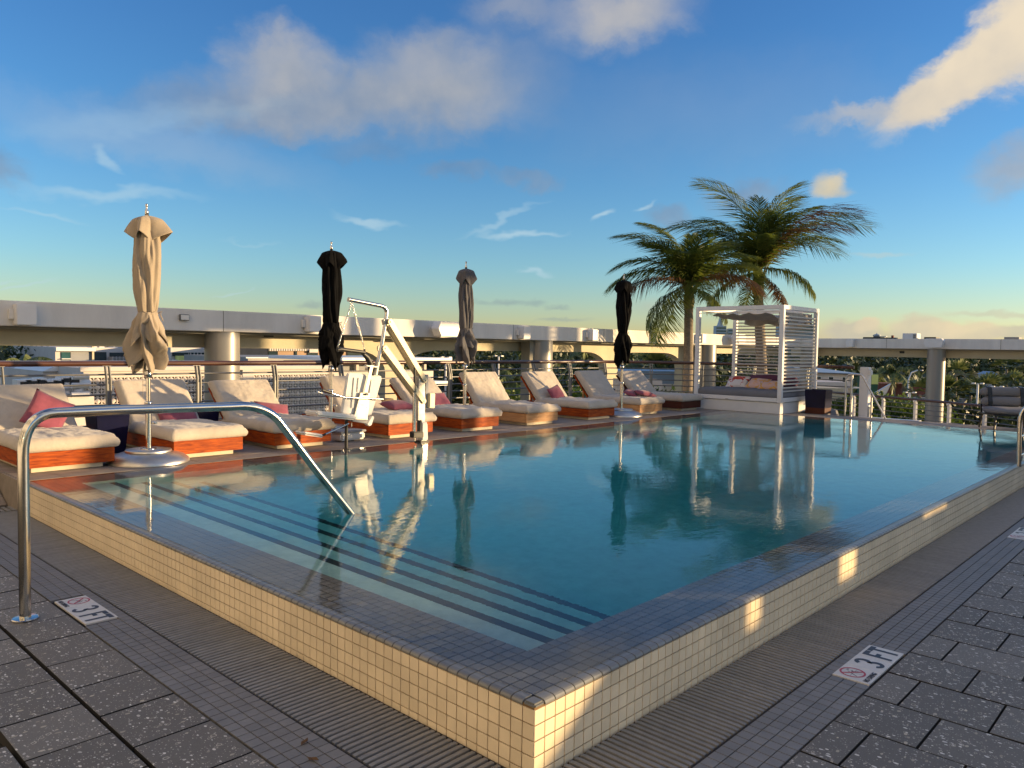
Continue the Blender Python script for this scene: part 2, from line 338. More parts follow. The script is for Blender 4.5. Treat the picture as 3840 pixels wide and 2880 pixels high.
def water_mat():
    m = bpy.data.materials.new('pool_water'); m.use_nodes = True; nt = m.node_tree; nt.nodes.clear()
    o = N(nt, 'ShaderNodeOutputMaterial')
    g = N(nt, 'ShaderNodeBsdfGlass'); g.inputs['IOR'].default_value = 1.33; g.inputs['Roughness'].default_value = 0.0
    geo = N(nt, 'ShaderNodeNewGeometry')
    def nzz(scale, st, det, rot=0.0):
        mp = N(nt, 'ShaderNodeMapping'); mp.inputs['Scale'].default_value = st; mp.inputs['Rotation'].default_value = (0, 0, rot); nt.links.new(geo.outputs['Position'], mp.inputs[0])
        n = N(nt, 'ShaderNodeTexNoise'); n.inputs['Scale'].default_value = scale; n.inputs['Detail'].default_value = det
        nt.links.new(mp.outputs[0], n.inputs['Vector']); return n.outputs[0]
    a = nzz(7.0, (1, 1.6, 1), 3, .4); b2 = nzz(30, (1, 1.3, 1), 2, -.5); big = nzz(1.1, (1, 1, 1), 2)
    # calm near the corner, more ripples towards the middle
    amp = N(nt, 'ShaderNodeMapRange'); nt.links.new(big, amp.inputs[0]); amp.inputs[1].default_value = .38; amp.inputs[2].default_value = .66; amp.inputs[3].default_value = .25; amp.inputs[4].default_value = 1.0
    h = mth(nt, 'ADD', mth(nt, 'MULTIPLY', a, 1.0), mth(nt, 'MULTIPLY', b2, .34))
    h = mth(nt, 'MULTIPLY', h, amp.outputs[0])
    bp = N(nt, 'ShaderNodeBump'); bp.inputs['Strength'].default_value = .42; bp.inputs['Distance'].default_value = .0040
    nt.links.new(h, bp.inputs['Height']); nt.links.new(bp.outputs[0], g.inputs['Normal'])
    nt.links.new(g.outputs[0], o.inputs['Surface'])
    va = N(nt, 'ShaderNodeVolumeAbsorption'); va.inputs['Color'].default_value = (.0, .77, .85, 1); va.inputs['Density'].default_value = 1.1
    nt.links.new(va.outputs[0], o.inputs['Volume'])
    return m
M['water'] = water_mat()

def leaf_mat(name, c1, c2, trans=.35, tip=None):
    m = bpy.data.materials.new(name); m.use_nodes = True; nt = m.node_tree; nt.nodes.clear()
    o = N(nt, 'ShaderNodeOutputMaterial'); b = N(nt, 'ShaderNodeBsdfPrincipled'); b.inputs['Roughness'].default_value = .5
    t = N(nt, 'ShaderNodeBsdfTranslucent'); mx = N(nt, 'ShaderNodeMixShader'); mx.inputs[0].default_value = trans
    geo = N(nt, 'ShaderNodeNewGeometry'); nz = N(nt, 'ShaderNodeTexNoise'); nz.inputs['Scale'].default_value = 1.7; nz.inputs['Detail'].default_value = 5
    nt.links.new(geo.outputs['Position'], nz.inputs['Vector'])
    mr = N(nt, 'ShaderNodeMapRange'); nt.links.new(nz.outputs[0], mr.inputs[0]); mr.inputs[1].default_value = .35; mr.inputs[2].default_value = .65
    f = mth(nt, 'ADD', mth(nt, 'MULTIPLY', mr.outputs[0], .6), mth(nt, 'MULTIPLY', geo.outputs['Random Per Island'], .4))
    c = mixc(nt, f, c1, c2)
    nt.links.new(c, b.inputs['Base Color']); nt.links.new(c, t.inputs['Color'])
    nt.links.new(b.outputs[0], mx.inputs[1]); nt.links.new(t.outputs[0], mx.inputs[2]); nt.links.new(mx.outputs[0], o.inputs[0])
    return m
M['palm_leaf'] = leaf_mat('palm_leaf', (.030, .070, .016), (.22, .25, .035), .5)
M['palm_brown'] = leaf_mat('palm_brown', (.07, .035, .015), (.22, .12, .04), .35)
M['shrub_leaf'] = leaf_mat('shrub_leaf', (.010, .030, .008), (.06, .11, .015), .3)
M['tree_lit'] = leaf_mat('tree_lit', (.03, .07, .008), (.16, .22, .025), .3)
M['tree_far'] = leaf_mat('tree_far', (.012, .026, .009), (.075, .10, .032), .15)
M['palm_far'] = leaf_mat('palm_far', (.03, .065, .015), (.26, .28, .09), .3)
M['grass'] = mat('grass', (.05, .075, .03), .95, var=.5, vscale=.05)
M['lake'] = mat('lake', (.10, .16, .20), .05, bump=.1, bscale=2)

# ------------------------------------------------------------------ helpers
def label(o, lab=None, cat=None, group=None, kind=None):
    if lab: o['label'] = lab
    if cat: o['category'] = cat
    if group: o['group'] = group
    if kind: o['kind'] = kind
    return o
def thing(name, lab, cat, loc=(0, 0, 0), rz=0, group=None):
    o = bpy.data.objects.new(name, None); COL.objects.link(o); o.location = loc; o.rotation_euler = (0, 0, rz); o.empty_display_size = .1
    return label(o, lab, cat, group)
def link(name, me, parent=None, loc=None, rot=None, scale=None):
    o = bpy.data.objects.new(name, me); COL.objects.link(o)
    if parent: o.parent = parent
    if loc is not None: o.location = loc
    if rot is not None: o.rotation_euler = rot
    if scale is not None: o.scale = scale
    return o
def copy_tree(o, parent=None):
    c = o.copy(); COL.objects.link(c); c.parent = parent
    for ch in list(o.children): copy_tree(ch, c)
    return c
class MB:
    def __init__(s): s.v = []; s.f = []; s.sm = []
    def add(s, vs, fs, smooth=False):
        n = len(s.v); s.v += [tuple(v) for v in vs]; s.f += [tuple(i + n for i in f) for f in fs]; s.sm += [smooth] * len(fs); return s
    def box(s, x0, x1, y0, y1, z0, z1, mtx=None):
        vs = [Vector(p) for p in ((x0, y0, z0), (x1, y0, z0), (x1, y1, z0), (x0, y1, z0), (x0, y0, z1), (x1, y0, z1), (x1, y1, z1), (x0, y1, z1))]
        if mtx: vs = [mtx @ v for v in vs]
        return s.add(vs, [(0, 3, 2, 1), (4, 5, 6, 7), (0, 1, 5, 4), (1, 2, 6, 5), (2, 3, 7, 6), (3, 0, 4, 7)])
    def quad(s, a, b, c, d): return s.add([a, b, c, d], [(0, 1, 2, 3)])
    def bar(s, a, b, wdt, thk, upv=(0, 0, 1)):
        """flat bar from a to b: wdt across (perpendicular, in the plane of upv), thk the other way"""
        a = Vector(a); b = Vector(b); d = (b - a); L = d.length; d.normalize(); u = Vector(upv)
        s1 = d.cross(u)
        if s1.length < 1e-4: s1 = d.cross(Vector((1, 0, 0)))
        s1.normalize(); s2 = s1.cross(d).normalized()
        vs = []
        for p in (a, b):
            for i, j in ((-1, -1), (1, -1), (1, 1), (-1, 1)): vs.append(p + s1 * (i * thk / 2) + s2 * (j * wdt / 2))
        return s.add(vs, [(0, 3, 2, 1), (4, 5, 6, 7), (0, 1, 5, 4), (1, 2, 6, 5), (2, 3, 7, 6), (3, 0, 4, 7)])
    def tube(s, pts, r, n=12, caps=True, smooth=True):
        pts = [Vector(p) for p in pts]; rs = r if isinstance(r, (list, tuple)) else [r] * len(pts)
        vs = []; fs = []; prev = None
        for i, p in enumerate(pts):
            t = (pts[min(i + 1, len(pts) - 1)] - pts[max(i - 1, 0)]).normalized()
            if prev is None:
                a = Vector((0, 0, 1)) if abs(t.z) < .9 else Vector((1, 0, 0))
                u = t.cross(a).normalized()
            else:
                u = (prev - t * prev.dot(t)).normalized()
            prev = u; v = t.cross(u)
            for k in range(n):
                a = 2 * PI * k / n; vs.append(p + (u * cos(a) + v * sin(a)) * rs[i])
        for i in range(len(pts) - 1):
            for k in range(n):
                fs.append((i * n + k, i * n + (k + 1) % n, (i + 1) * n + (k + 1) % n, (i + 1) * n + k))
        s.add(vs, fs, smooth)
        if caps:
            s.add(vs[:n], [tuple(reversed(range(n)))]); s.add(vs[-n:], [tuple(range(n))])
        return s
    def lathe(s, prof, n=32, c=(0, 0, 0), smooth=True, sx=1, sy=1):
        c = Vector(c); vs = []; fs = []
        for (r, z) in prof:
            for k in range(n):
                a = 2 * PI * k / n; vs.append(c + Vector((r * cos(a) * sx, r * sin(a) * sy, z)))
        for i in range(len(prof) - 1):
            for k in range(n):
                fs.append((i * n + k, i * n + (k + 1) % n, (i + 1) * n + (k + 1) % n, (i + 1) * n + k))
        s.add(vs, fs, smooth)
        s.add(vs[:n], [tuple(reversed(range(n)))]); s.add(vs[-n:], [tuple(range(n))])
        return s
    def prism(s, poly, z0, z1, fn=lambda x, y, z: (x, y, z)):
        n = len(poly); vs = [fn(x, y, z0) for x, y in poly] + [fn(x, y, z1) for x, y in poly]
        fs = [tuple(reversed(range(n))), tuple(range(n, 2 * n))] + [(i, (i + 1) % n, n + (i + 1) % n, n + i) for i in range(n)]
        return s.add(vs, fs)
    def mesh(s, name, m, bevel=0, seg=2):
        me = bpy.data.meshes.new(name); me.from_pydata(s.v, [], s.f); me.update()
        me.polygons.foreach_set('use_smooth', s.sm)
        if bevel > 0:
            bm = bmesh.new(); bm.from_mesh(me)
            bmesh.ops.bevel(bm, geom=[e for e in bm.edges if len(e.link_faces) == 2 and e.calc_face_angle(0) > .5], offset=bevel, segments=seg, affect='EDGES', clamp_overlap=True)
            bm.to_mesh(me); bm.free()
        for q in (m if isinstance(m, (list, tuple)) else [m]): me.materials.append(M[q] if isinstance(q, str) else q)
        return me
    def build(s, name, m, parent=None, loc=None, rot=None, bevel=0, seg=2):
        return link(name, s.mesh(name, m, bevel, seg), parent, loc, rot)
def arc(p0, p1, p2, n=8):
    """quadratic curve"""
    p0, p1, p2 = Vector(p0), Vector(p1), Vector(p2)
    return [p0 * (1 - t) ** 2 + p1 * 2 * t * (1 - t) + p2 * t * t for t in [i / n for i in range(n + 1)]]
def struct(o): o['kind'] = 'structure'; return o
def stuff(o): o['kind'] = 'stuff'; return o

# ------------------------------------------------------------------ ground, decks, pool
RZ = 0.25                       # pool rim / upper deck height above the lower deck
PX, PY = 11.84, 5.50            # pool length and width
GR = 0.33; BT = 0.545           # outer edge of the drain grate, of the tile border
GZ = -14.0

b = MB(); b.quad((-3000, -3000, GZ), (4500, -3000, GZ), (4500, 4500, GZ), (-3000, 4500, GZ))
struct(b.build('ground', 'grass'))

deck = struct(link('pool_deck', MB().box(-6, 30, -9, -BT - .002, -.16, -.052).box(-6, -BT - .002, -BT - .002, 6.2, -.16, -.052).box(-BT, -GR, -BT, 6.2, -.16, -.014).box(-GR, PX, -BT, -GR, -.16, -.014).box(-GR, 0, -GR, 6.2, -.16, -.10).box(0, PX, -GR, 0, -.16, -.10).box(PX, 12.6, -BT, 0.0, -.16, 0).mesh('pool_deck', 'grout_dark')))
# the terrace below, its edge face and the roof it stands on
struct(MB().box(-6, 20, -9, -.002, -.9, -.162).box(-6, -.002, 0, 9.0, -.9, -.162).box(PX + .05, 20, 0, 9.0, -.9, -.47).box(0, PX + .048, PY + .05, 9.0, -.9, -.162).box(-6, 20, -9, 9, -1.2, -.902).build('terrace_slab', 'stucco_shade'))
struct(MB().box(-30, 12.0, 9.0, 14.0, -3.2, -2.9).box(20.0, 36, -12, 14.0, -3.2, -2.9).build('lower_roof', 'roof_grey'))

def scatter_pieces(name, items, parent, base, m, limit=300, keyp=Vector((-1.85, -1.6, 0))):
    """items: (x, y, z, sx, sy, sz, tiltx, tilty); nearest `limit` become parts sharing one unit mesh, the rest one joined part"""
    items = sorted(items, key=lambda t: (t[0] + 1.852) ** 2 + (t[1] + 1.606) ** 2)
    unit = base
    for t in items[:limit]:
        link(name, unit, parent, (t[0], t[1], t[2]), (t[6], t[7], 0), (t[3], t[4], t[5]))
    rest = items[limit:]
    if rest:
        vs0 = [v.co.copy() for v in unit.vertices]; fs0 = [tuple(p.vertices) for p in unit.polygons]
        mb = MB()
        for t in rest:
            mb.add([(t[0] + v.x * t[3], t[1] + v.y * t[4], t[2] + v.z * t[5]) for v in vs0], fs0)
        stuff(mb.build(name + '_field', m, parent))
def in_view(x, y, z, mx=180):
    d = Vector((x, y, z)) - CAM; zz = d.dot(RF)
    if zz < .25: return False
    return -mx < 1920 + F * d.dot(RX) / zz < 3840 + mx and -mx < 1440 + F * d.dot(RD) / zz < 2880 + mx

def slab_mesh(name, m, bev=.06):
    """unit slab 1 x 1 x 1 with its top at z = 0 and chamfered top edges"""
    k = bev
    vs = [(-.5, -.5, -1), (.5, -.5, -1), (.5, .5, -1), (-.5, .5, -1), (-.5, -.5, -k * 1.2), (.5, -.5, -k * 1.2), (.5, .5, -k * 1.2), (-.5, .5, -k * 1.2),
          (-.5 + k, -.5 + k, 0), (.5 - k, -.5 + k, 0), (.5 - k, .5 - k, 0), (-.5 + k, .5 - k, 0)]
    fs = [(0, 3, 2, 1), (8, 9, 10, 11)] + [(i, (i + 1) % 4, 4 + (i + 1) % 4, 4 + i) for i in range(4)] + [(4 + i, 4 + (i + 1) % 4, 8 + (i + 1) % 4, 8 + i) for i in range(4)]
    me = bpy.data.meshes.new(name); me.from_pydata(vs, [], fs); me.materials.append(M[m]); me.update(); return me

# shell pavers of the lower deck, running bond, long joints along y
pv = slab_mesh('paver', 'paver', .016); pv.materials.append(M['grout_dark'])
for p_ in pv.polygons:
    if p_.index not in (1, 6, 7, 8, 9): p_.material_index = 1
items = []
cols = []
x = -.545
while x > -4: cols.append((x - .283, x - .006)); x -= .289
for ci, (xa, xb) in enumerate(cols):
    off = 0.0 if ci % 2 == 0 else .157
    for k in range(-16, 26):
        y0 = 3.0 + off + .3145 * (k - 16); y1 = y0 + .3145
        if y0 < -BT - 8 or y1 > 6.2: continue
        if in_view((xa + xb) / 2, (y0 + y1) / 2, 0): items.append(((xa + xb) / 2, (y0 + y1) / 2, random.uniform(-.0015, .0015), xb - xa - .005, .3145 - .009, .045, random.uniform(-.004, .004), random.uniform(-.004, .004)))
for k in range(-3, 30):
    xa = .79 + .3145 * k - .0; off = 0.0 if k % 2 == 0 else .157
    if xa < -.55: continue
    y1 = -BT - .004
    first = .135 if k % 2 == 0 else .292
    while y1 > -6:
        h = first if y1 > -BT - .01 else .3145
        y0 = y1 - h
        if in_view(xa + .157, (y0 + y1) / 2, 0): items.append((xa + .157, (y0 + y1) / 2, random.uniform(-.0015, .0015), .3145 - .010, h - .009, .045, random.uniform(-.004, .004), random.uniform(-.004, .004)))
        y1 = y0
scatter_pieces('paver', items, deck, pv, 'paver')

# upper deck (lounger side and the far end), pale pavers
up = struct(link('upper_deck', MB().box(.004, 16.0, PY + .035, 8.9, -.16, RZ - .030).box(PX + .035, 12.62, 0.0, PY + .035, -.16, RZ - .030).box(-6, .003, 6.52, 8.9, -.16, RZ - .03).mesh('upper_deck', 'grout_dark')))
b = MB(); b.add([(-6, 5.93, -.03), (.003, 5.93, -.03), (.003, 6.518, RZ - .031), (-6, 6.518, RZ - .031), (-6, 5.93, -.15), (.003, 5.93, -.15), (.003, 6.518, -.15), (-6, 6.518, -.15)], [(0, 1, 2, 3), (1, 5, 6, 2), (0, 4, 5, 1)])
ramp = struct(b.build('deck_ramp', 'grout_dark'))
MB().box(-.016, .0035, PY + .036, 6.6, -.03, RZ - .004).build('ramp_kerb', 'paver_pale', ramp)
items = []
pu = slab_mesh('deck_paver', 'paver_pale', .02)
th_ = math.atan2(.25, .588)
for r in range(2):
    for c_ in range(10): link('deck_paver', pu, ramp, (-.32 - c_ * .6 - (.3 if r else 0), 5.93 + .147 + r * .294, -.002 + (.0625 + r * .125) ), (th_, 0, 0), (.592, .312, .026))
r = 0; y = PY + .035
while y < 8.8:
    x = .0 + (.30 if r % 2 else 0) - .3
    while x < 12.6:
        xa = max(x, .006); xb = min(x + .60, 12.6)
        if xb - xa > .05: items.append(((xa + xb) / 2, y + .15, RZ - .002 + random.uniform(-.001, .001), xb - xa - .006, .294, .026, 0, 0))
        x += .60
    y += .30; r += 1
y = 0; r = 0
while y < PY:
    for (xa, xb) in ((PX + .036, PX + .036 + (.30 if r % 2 else .45)), (PX + .036 + (.30 if r % 2 else .45), 12.62)):
        items.append(((xa + xb) / 2, y + .15, RZ - .002, xb - xa - .006, .294, .026, 0, 0))
    y += .30; r += 1
scatter_pieces('deck_paver', items, up, pu, 'paver_pale')

# the pool: shell, steps, tiled outer walls and tiled coping
pool = thing('swimming_pool', 'raised rectangular pool with cream mosaic walls and dark grey tile rim', 'swimming pool', (0, 0, 0))
CW = .316
D = RZ - .90
MB().box(-.0, PX + .04, .0, PY + .04, -.90, D - .03).build('pool_floor_slab', 'stucco_shade', pool)
b = MB()
b.box(.0045, CW - .004, .0045, PY, -.15, RZ - .016).box(CW - .004, PX, .0045, CW - .004, -.15, RZ - .016)
b.box(CW - .004, PX, PY - CW + .004, PY + .03, -.15, RZ - .016).box(PX - CW, PX + .03, CW, PY - CW, -.15, RZ - .016)
b.build('wall_core', 'grout_tan', pool)
MB().box(.02, PX + .02, .02, CW - .006, RZ - .0158, RZ - .0135).box(.02, CW - .006, CW - .0058, PY + .02, RZ - .0158, RZ - .0135).box(PX - CW + .006, PX + .02, CW - .0058, PY + .02, RZ - .0158, RZ - .0135).box(CW - .0058, PX - CW + .0058, PY - CW + .006, PY + .02, RZ - .0158, RZ - .0135).build('coping_bed', 'grout_dark', pool)
b = MB()   # plaster basin with four treads at the near end
tr = [(.58, -.15), (.83, -.30), (1.085, -.45), (1.34, -.60)]
xs = CW + .002
for (xe, dz) in tr:
    b.quad((xs, CW, RZ + dz), (xe, CW, RZ + dz), (xe, PY - CW, RZ + dz), (xs, PY - CW, RZ + dz))
    nz_ = {-.15: -.30, -.30: -.45, -.45: -.60, -.60: -.90}[dz]
    b.quad((xe, CW, RZ + dz), (xe, CW, RZ + nz_), (xe, PY - CW, RZ + nz_), (xe, PY - CW, RZ + dz))
    xs = xe
E_ = PX - CW - .002
b.quad((xs, CW, D), (E_, CW, D), (E_, PY - CW, D), (xs, PY - CW, D))
t0 = RZ - .03
for (a, c2) in (((CW + .001, CW + .001), (E_, CW + .001)), ((E_, CW + .001), (E_, PY - CW - .001)), ((E_, PY - CW - .001), (CW + .001, PY - CW - .001)), ((CW + .001, PY - CW - .001), (CW + .001, CW + .001))):
    b.quad((a[0], a[1], D - .02), (c2[0], c2[1], D - .02), (c2[0], c2[1], t0), (a[0], a[1], t0))
b.build('basin', 'plaster', pool)
for (xe, dz) in tr:
    MB().box(xe - .052, xe + .004, CW + .004, PY - CW - .004, RZ + dz - .05, RZ + dz + .003).build('step_nosing', 'nosing_tile', pool, bevel=.002, seg=1)
T = .0527
ct = slab_mesh('coping_tile', 'coping_tile', .04)
items = []
def cell(x0, y0):
    items.append((x0 + T / 2, y0 + T / 2, RZ - .0055, T - .0050, T - .0050, .012, random.uniform(-.003, .003), random.uniform(-.003, .003)))
nX = int(round(PX / T)); nY = int(round(PY / T)); 
for i in range(nX):
    for j in range(nY):
        if (i < 6 or j < 6 or i >= nX - 6 or j >= nY - 6) and not (i < 1 or j < 1): cell(i * T, j * T)
scatter_pieces('coping_tile', items, pool, ct, 'coping_tile')
# rounded edge tiles (bullnose) along the two overflow edges
def bull(axis):
    prof = [(T - .0013, RZ - .018), (T - .0013, RZ - .0055), (.022, RZ - .0055), (.011, RZ - .0072), (.004, RZ - .011), (0.0, RZ - .017), (0.0, RZ - .023), (.010, RZ - .023)]
    n = len(prof); h = T / 2 - .0024; vs = []
    for s_ in (-h, h):
        for (p, z) in prof: vs.append((p, s_, z) if axis == 'x' else (s_, p, z))
    fs = [(i, (i + 1) % n, n + (i + 1) % n, n + i) for i in range(n)] + [tuple(reversed(range(n))), tuple(range(n, 2 * n))]
    if axis == 'x': fs = [tuple(reversed(f)) for f in fs]
    me = bpy.data.meshes.new('edge_tile'); me.from_pydata(vs, [], fs); me.materials.append(M['coping_tile'])
    me.update(); bm = bmesh.new(); bm.from_mesh(me); bmesh.ops.recalc_face_normals(bm, faces=bm.faces); bm.to_mesh(me); bm.free(); return me
bx, by = bull('x'), bull('y')
for j in range(1, nY): link('edge_tile', bx, pool, (0, j * T + T / 2, 0))
rest = MB(); vs0 = [v.co.copy() for v in by.vertices]; fs0 = [tuple(p.vertices) for p in by.polygons]
for i in range(1, nX):
    if i < 190: link('edge_tile', by, pool, (i * T + T / 2, 0, 0))
    else: rest.add([(v.x + i * T + T / 2, v.y, v.z) for v in vs0], fs0)
stuff(rest.build('edge_tile_field', 'coping_tile', pool))
# corner piece
MB().box(0.0, T - .0013, 0.0, T - .0013, RZ - .0235, RZ - .0058).build('corner_tile', 'coping_tile', pool, bevel=.006, seg=2)
# cream wall tiles, five rows
wl = []
def wtile(me_n, size):
    return None
wt = slab_mesh('wall_tile', 'wall_tile', .035)
def wall_tiles(axis, n, lim):
    its = []
    for i in range(n):
        for r_ in range(5):
            z1 = RZ - .0245 - r_ * T; z0 = max(z1 - T, -.02)
            if z1 < -.015: continue
            its.append((i, (z0 + z1) / 2, z1 - z0))
    for (i, zc, h) in its:
        c_ = i * T + T / 2
        jit = random.uniform(-.009, .009)
        if axis == 'x': args = ((-0.0 - .0005, c_, zc), (0, -PI / 2 + jit, 0), (h - .0046, T - .0046, .0075))
        else: args = ((c_, -0.0 - .0005, zc), (PI / 2 + jit, 0, 0), (T - .0046, h - .0046, .0075))
        if i < lim: link('wall_tile', wt, pool, *args)
        else: wl.append(args)
wall_tiles('x', nY, 30); wall_tiles('y', nX, 30)
rest = MB(); vs0 = [v.co.copy() for v in wt.vertices]; fs0 = [tuple(p.vertices) for p in wt.polygons]
from mathutils import Euler
for (l, r_, s_) in wl:
    mm = Matrix.Translation(l) @ Euler(r_).to_matrix().to_4x4() @ Matrix.Diagonal((*s_, 1))
    rest.add([mm @ v for v in vs0], fs0)
stuff(rest.build('wall_tile_field', 'wall_tile', pool))

wtr = MB().box(.046, PX + .034, .046, PY + .034, D - .35, RZ - .0035).build('pool_water', 'water'); struct(wtr)

# drain grate round the two overflow sides
grate = thing('drain_grate', 'long grey slatted overflow grate at the foot of the cream pool wall', 'drain grate', (0, 0, 0))
gs = slab_mesh('grate_slat', 'grate', .06)
items = []
pt = .0305
y = -GR
k = 0
while y < 5.62:
    if y > -.02: items.append((-GR / 2 - .001, y + pt / 2, -.004, GR - .022, .0174, .03, 0, 0))
    y += pt
x = -.02
while x < PX - .3:
    items.append((x + pt / 2, -GR / 2 - .001, -.004, .0174, GR - .022, .03, 0, 0)); x += pt
scatter_pieces('grate_slat', [t for t in items], grate, gs, 'grate')
MB().box(-GR - .002, -GR + .006, -.02, 5.66, -.05, -.008).box(-.012, -.003, -.02, 5.66, -.05, -.010).box(-GR, PX, -GR - .002, -GR + .006, -.05, -.008).build('grate_frame', 'grout_dark', grate)
MB().box(-GR, 0, -GR, -.03, -.05, -.006).build('corner_plate', 'grate', grate, bevel=.003)
# the grate's short return past the pool's left end
for i in range(22):
    MB().box(-GR - .55 + i * .042, -GR - .55 + i * .042 + .027, 5.68, 5.88, -.03, -.005).build('return_slat', 'grate', grate)

# mosaic border between grate and pavers
border = thing('tile_border', 'band of small dark grey mosaic tiles between grate and pavers', 'tile border', (0, 0, 0))
bt = slab_mesh('border_tile', 'border_tile', .03)
items = []
SGL = (2.475, 2.955); SGR = (1.535, 2.005)
def free(axis, a):
    lo, hi = SGL if axis == 'x' else SGR
    return a + T < lo + .004 or a > hi - .004
for i in range(4):
    for j in range(-2, 120):
        y = -.02 + j * T
        if y < 5.7 and not (not free('x', y) and i > 0):
            items.append((-GR - .004 - (i + .5) * T, y + T / 2, -.002, T - .0040, T - .0040, .012, random.uniform(-.005, .005), random.uniform(-.005, .005)))
        x = -.02 + j * T * 1
    for j in range(-12, 224):
        x = j * T
        if not (not free('y', x) and i > 0):
            items.append((x + T / 2, -GR - .004 - (i + .5) * T, -.002, T - .0040, T - .0040, .012, random.uniform(-.005, .005), random.uniform(-.005, .005)))
scatter_pieces('border_tile', items, border, bt, 'border_tile')

# ------------------------------------------------------------------ depth markers
def text_mesh(txt, size, sx=1.0, bold=0.0):
    cu = bpy.data.curves.new('lettering', 'FONT'); cu.body = txt; cu.size = size; cu.extrude = .0008; cu.offset = bold; cu.align_x = 'CENTER'; cu.align_y = 'CENTER'; cu.resolution_u = 3
    ob = bpy.data.objects.new('tmp', cu); COL.objects.link(ob); dg = bpy.context.evaluated_depsgraph_get(); dg.update()
    me = bpy.data.meshes.new_from_object(ob.evaluated_get(dg)); bpy.data.objects.remove(ob)
    for v in me.vertices: v.co.x *= sx
    return me
def depth_marker(lab, loc, rz):
    """three 6 inch tiles side by side along local x, readable from local -y; the first carries the no-diving mark"""
    t = thing('depth_marker', lab, 'depth marker', loc, rz, 'three-foot depth markers in the deck')
    s = .1555
    for k in range(3):
        tl = MB().box(-.235 + k * (s + .0015), -.235 + k * (s + .0015) + s, -.077, .077, -.010, 0.0005).build('marker_tile', 'sign_white', t, bevel=.0012, seg=1)
    cx = [-.235 + s / 2, -.235 + s * 1.5 + .0015, -.235 + s * 2.5 + .003]
    z = .0012
    # red ring with bar
    b = MB(); n = 28; c0 = cx[0]; cyy = .018
    ring = []
    for k in range(n):
        a = 2 * PI * k / n; ring.append((c0 + .054 * cos(a), cyy + .054 * sin(a), z))
    for k in range(n):
        a = 2 * PI * k / n; ring.append((c0 + .045 * cos(a), cyy + .045 * sin(a), z))
    b.add(ring, [(k, (k + 1) % n, n + (k + 1) % n, n + k) for k in range(n)])
    d = .046 * .707; wv = .0034
    b.add([(c0 - d - wv, cyy + d - wv, z + .0002), (c0 - d + wv, cyy + d + wv, z + .0002), (c0 + d + wv, cyy - d + wv, z + .0002), (c0 + d - wv, cyy - d - wv, z + .0002)], [(0, 3, 2, 1)])
    b.build('prohibition_ring', 'sign_red', t)
    b = MB()   # diving figure and cross lines
    zz = z - .0002
    def ln(x0, y0, x1, y1, w_):
        dx, dy = x1 - x0, y1 - y0; L = math.hypot(dx, dy); nx, ny = -dy / L * w_, dx / L * w_
        b.add([(c0 + x0 + nx, cyy + y0 + ny, zz), (c0 + x1 + nx, cyy + y1 + ny, zz), (c0 + x1 - nx, cyy + y1 - ny, zz), (c0 + x0 - nx, cyy + y0 - ny, zz)], [(0, 3, 2, 1)])
    ln(-.03, -.028, -.008, .006, .0022); ln(-.008, .006, .012, .002, .0034); ln(.012, .002, .026, -.016, .0018); ln(-.008, .006, .004, .022, .0016); ln(-.044, -.004, .044, -.004, .0007); ln(0, -.044, 0, -.012, .0007)
    ln(.014, .006, .019, .011, .004); ln(.01, .026, .03, .026, .0016); ln(.012, .031, .028, .031, .0012)
    b.build('diver_mark', 'sign_black', t)
    me = text_mesh('NO DIVING', .030, .78, .0008); me.materials.clear(); me.materials.append(M['sign_black'])
    link('wording', me, t, (cx[0], -.057, z))
    # condensed bold 3, F and T from polygons
    b = MB(); c0, cyy = cx[1], 0
    pts = []
    def arcp(cx_, cy_, rx, ry, a0, a1, n): return [(cx_ + rx * cos(radians(a0 + (a1 - a0) * i / n)), cy_ + ry * sin(radians(a0 + (a1 - a0) * i / n))) for i in range(n + 1)]
    for (yc, a0, a1) in ((.028, 160, -90), (-.028, 90, -160)):
        o_ = arcp(0, yc, .037, .036, a0, a1, 14); i_ = arcp(0, yc, .013, .018, a0, a1, 14)
        vs = [(c0 + x_, y_, z) for x_, y_ in o_] + [(c0 + x_, y_, z) for x_, y_ in i_]; n = len(o_)
        b.add(vs, [(k, n + k, n + k + 1, k + 1) for k in range(n - 1)])
    b.build('numeral', 'sign_black', t)
    b = MB(); c0 = cx[2]
    def rc(x0, x1, y0, y1): b.add([(c0 + x0, y0, z), (c0 + x1, y0, z), (c0 + x1, y1, z), (c0 + x0, y1, z)], [(0, 1, 2, 3)])
    rc(-.064, -.042, -.064, .064); rc(-.042, -.006, .040, .064); rc(-.042, -.014, -.010, .012)
    b.build('letter', 'sign_black', t)
    b = MB(); rc(.000, .066, .040, .064); rc(.022, .044, -.064, .040)
    b.build('letter', 'sign_black', t)
    return t
# left sign: reads from the deck side, letters' tops towards the pool
depth_marker('white NO DIVING 3 FT tiles beside the foot of the near steel handrail', (-.457, 2.717, -.0005), -PI / 2)
depth_marker('white NO DIVING 3 FT tiles in the border right of the pool corner', (1.770, -.461, -.0005), 0)
depth_marker('white NO DIVING 3 FT tiles cut by the right edge of the photo', (5.32, -.461, -.0005), 0)
fm_ = thing('waterline_marker', 'black 3 FT lettering at the far waterline under the loungers', 'depth marker', (0, 0, 0))
b = MB()
def rc3(x0, x1, z0, z1): b.box(x0, x1, PY - CW - .006, PY - CW - .0025, z0, z1)
X0 = 1.70
for (x0, x1, z0, z1) in ((0, .07, .055, .07), (.055, .07, 0, .07), (.015, .07, .028, .042), (0, .07, 0, .014)): rc3(X0 + x0, X0 + x1, .16 + z0, .16 + z1)
for (x0, x1, z0, z1) in ((.14, .155, 0, .07), (.14, .20, .055, .07), (.14, .185, .028, .04), (.22, .29, .055, .07), (.247, .263, 0, .07)): rc3(X0 + x0, X0 + x1, .16 + z0, .16 + z1)
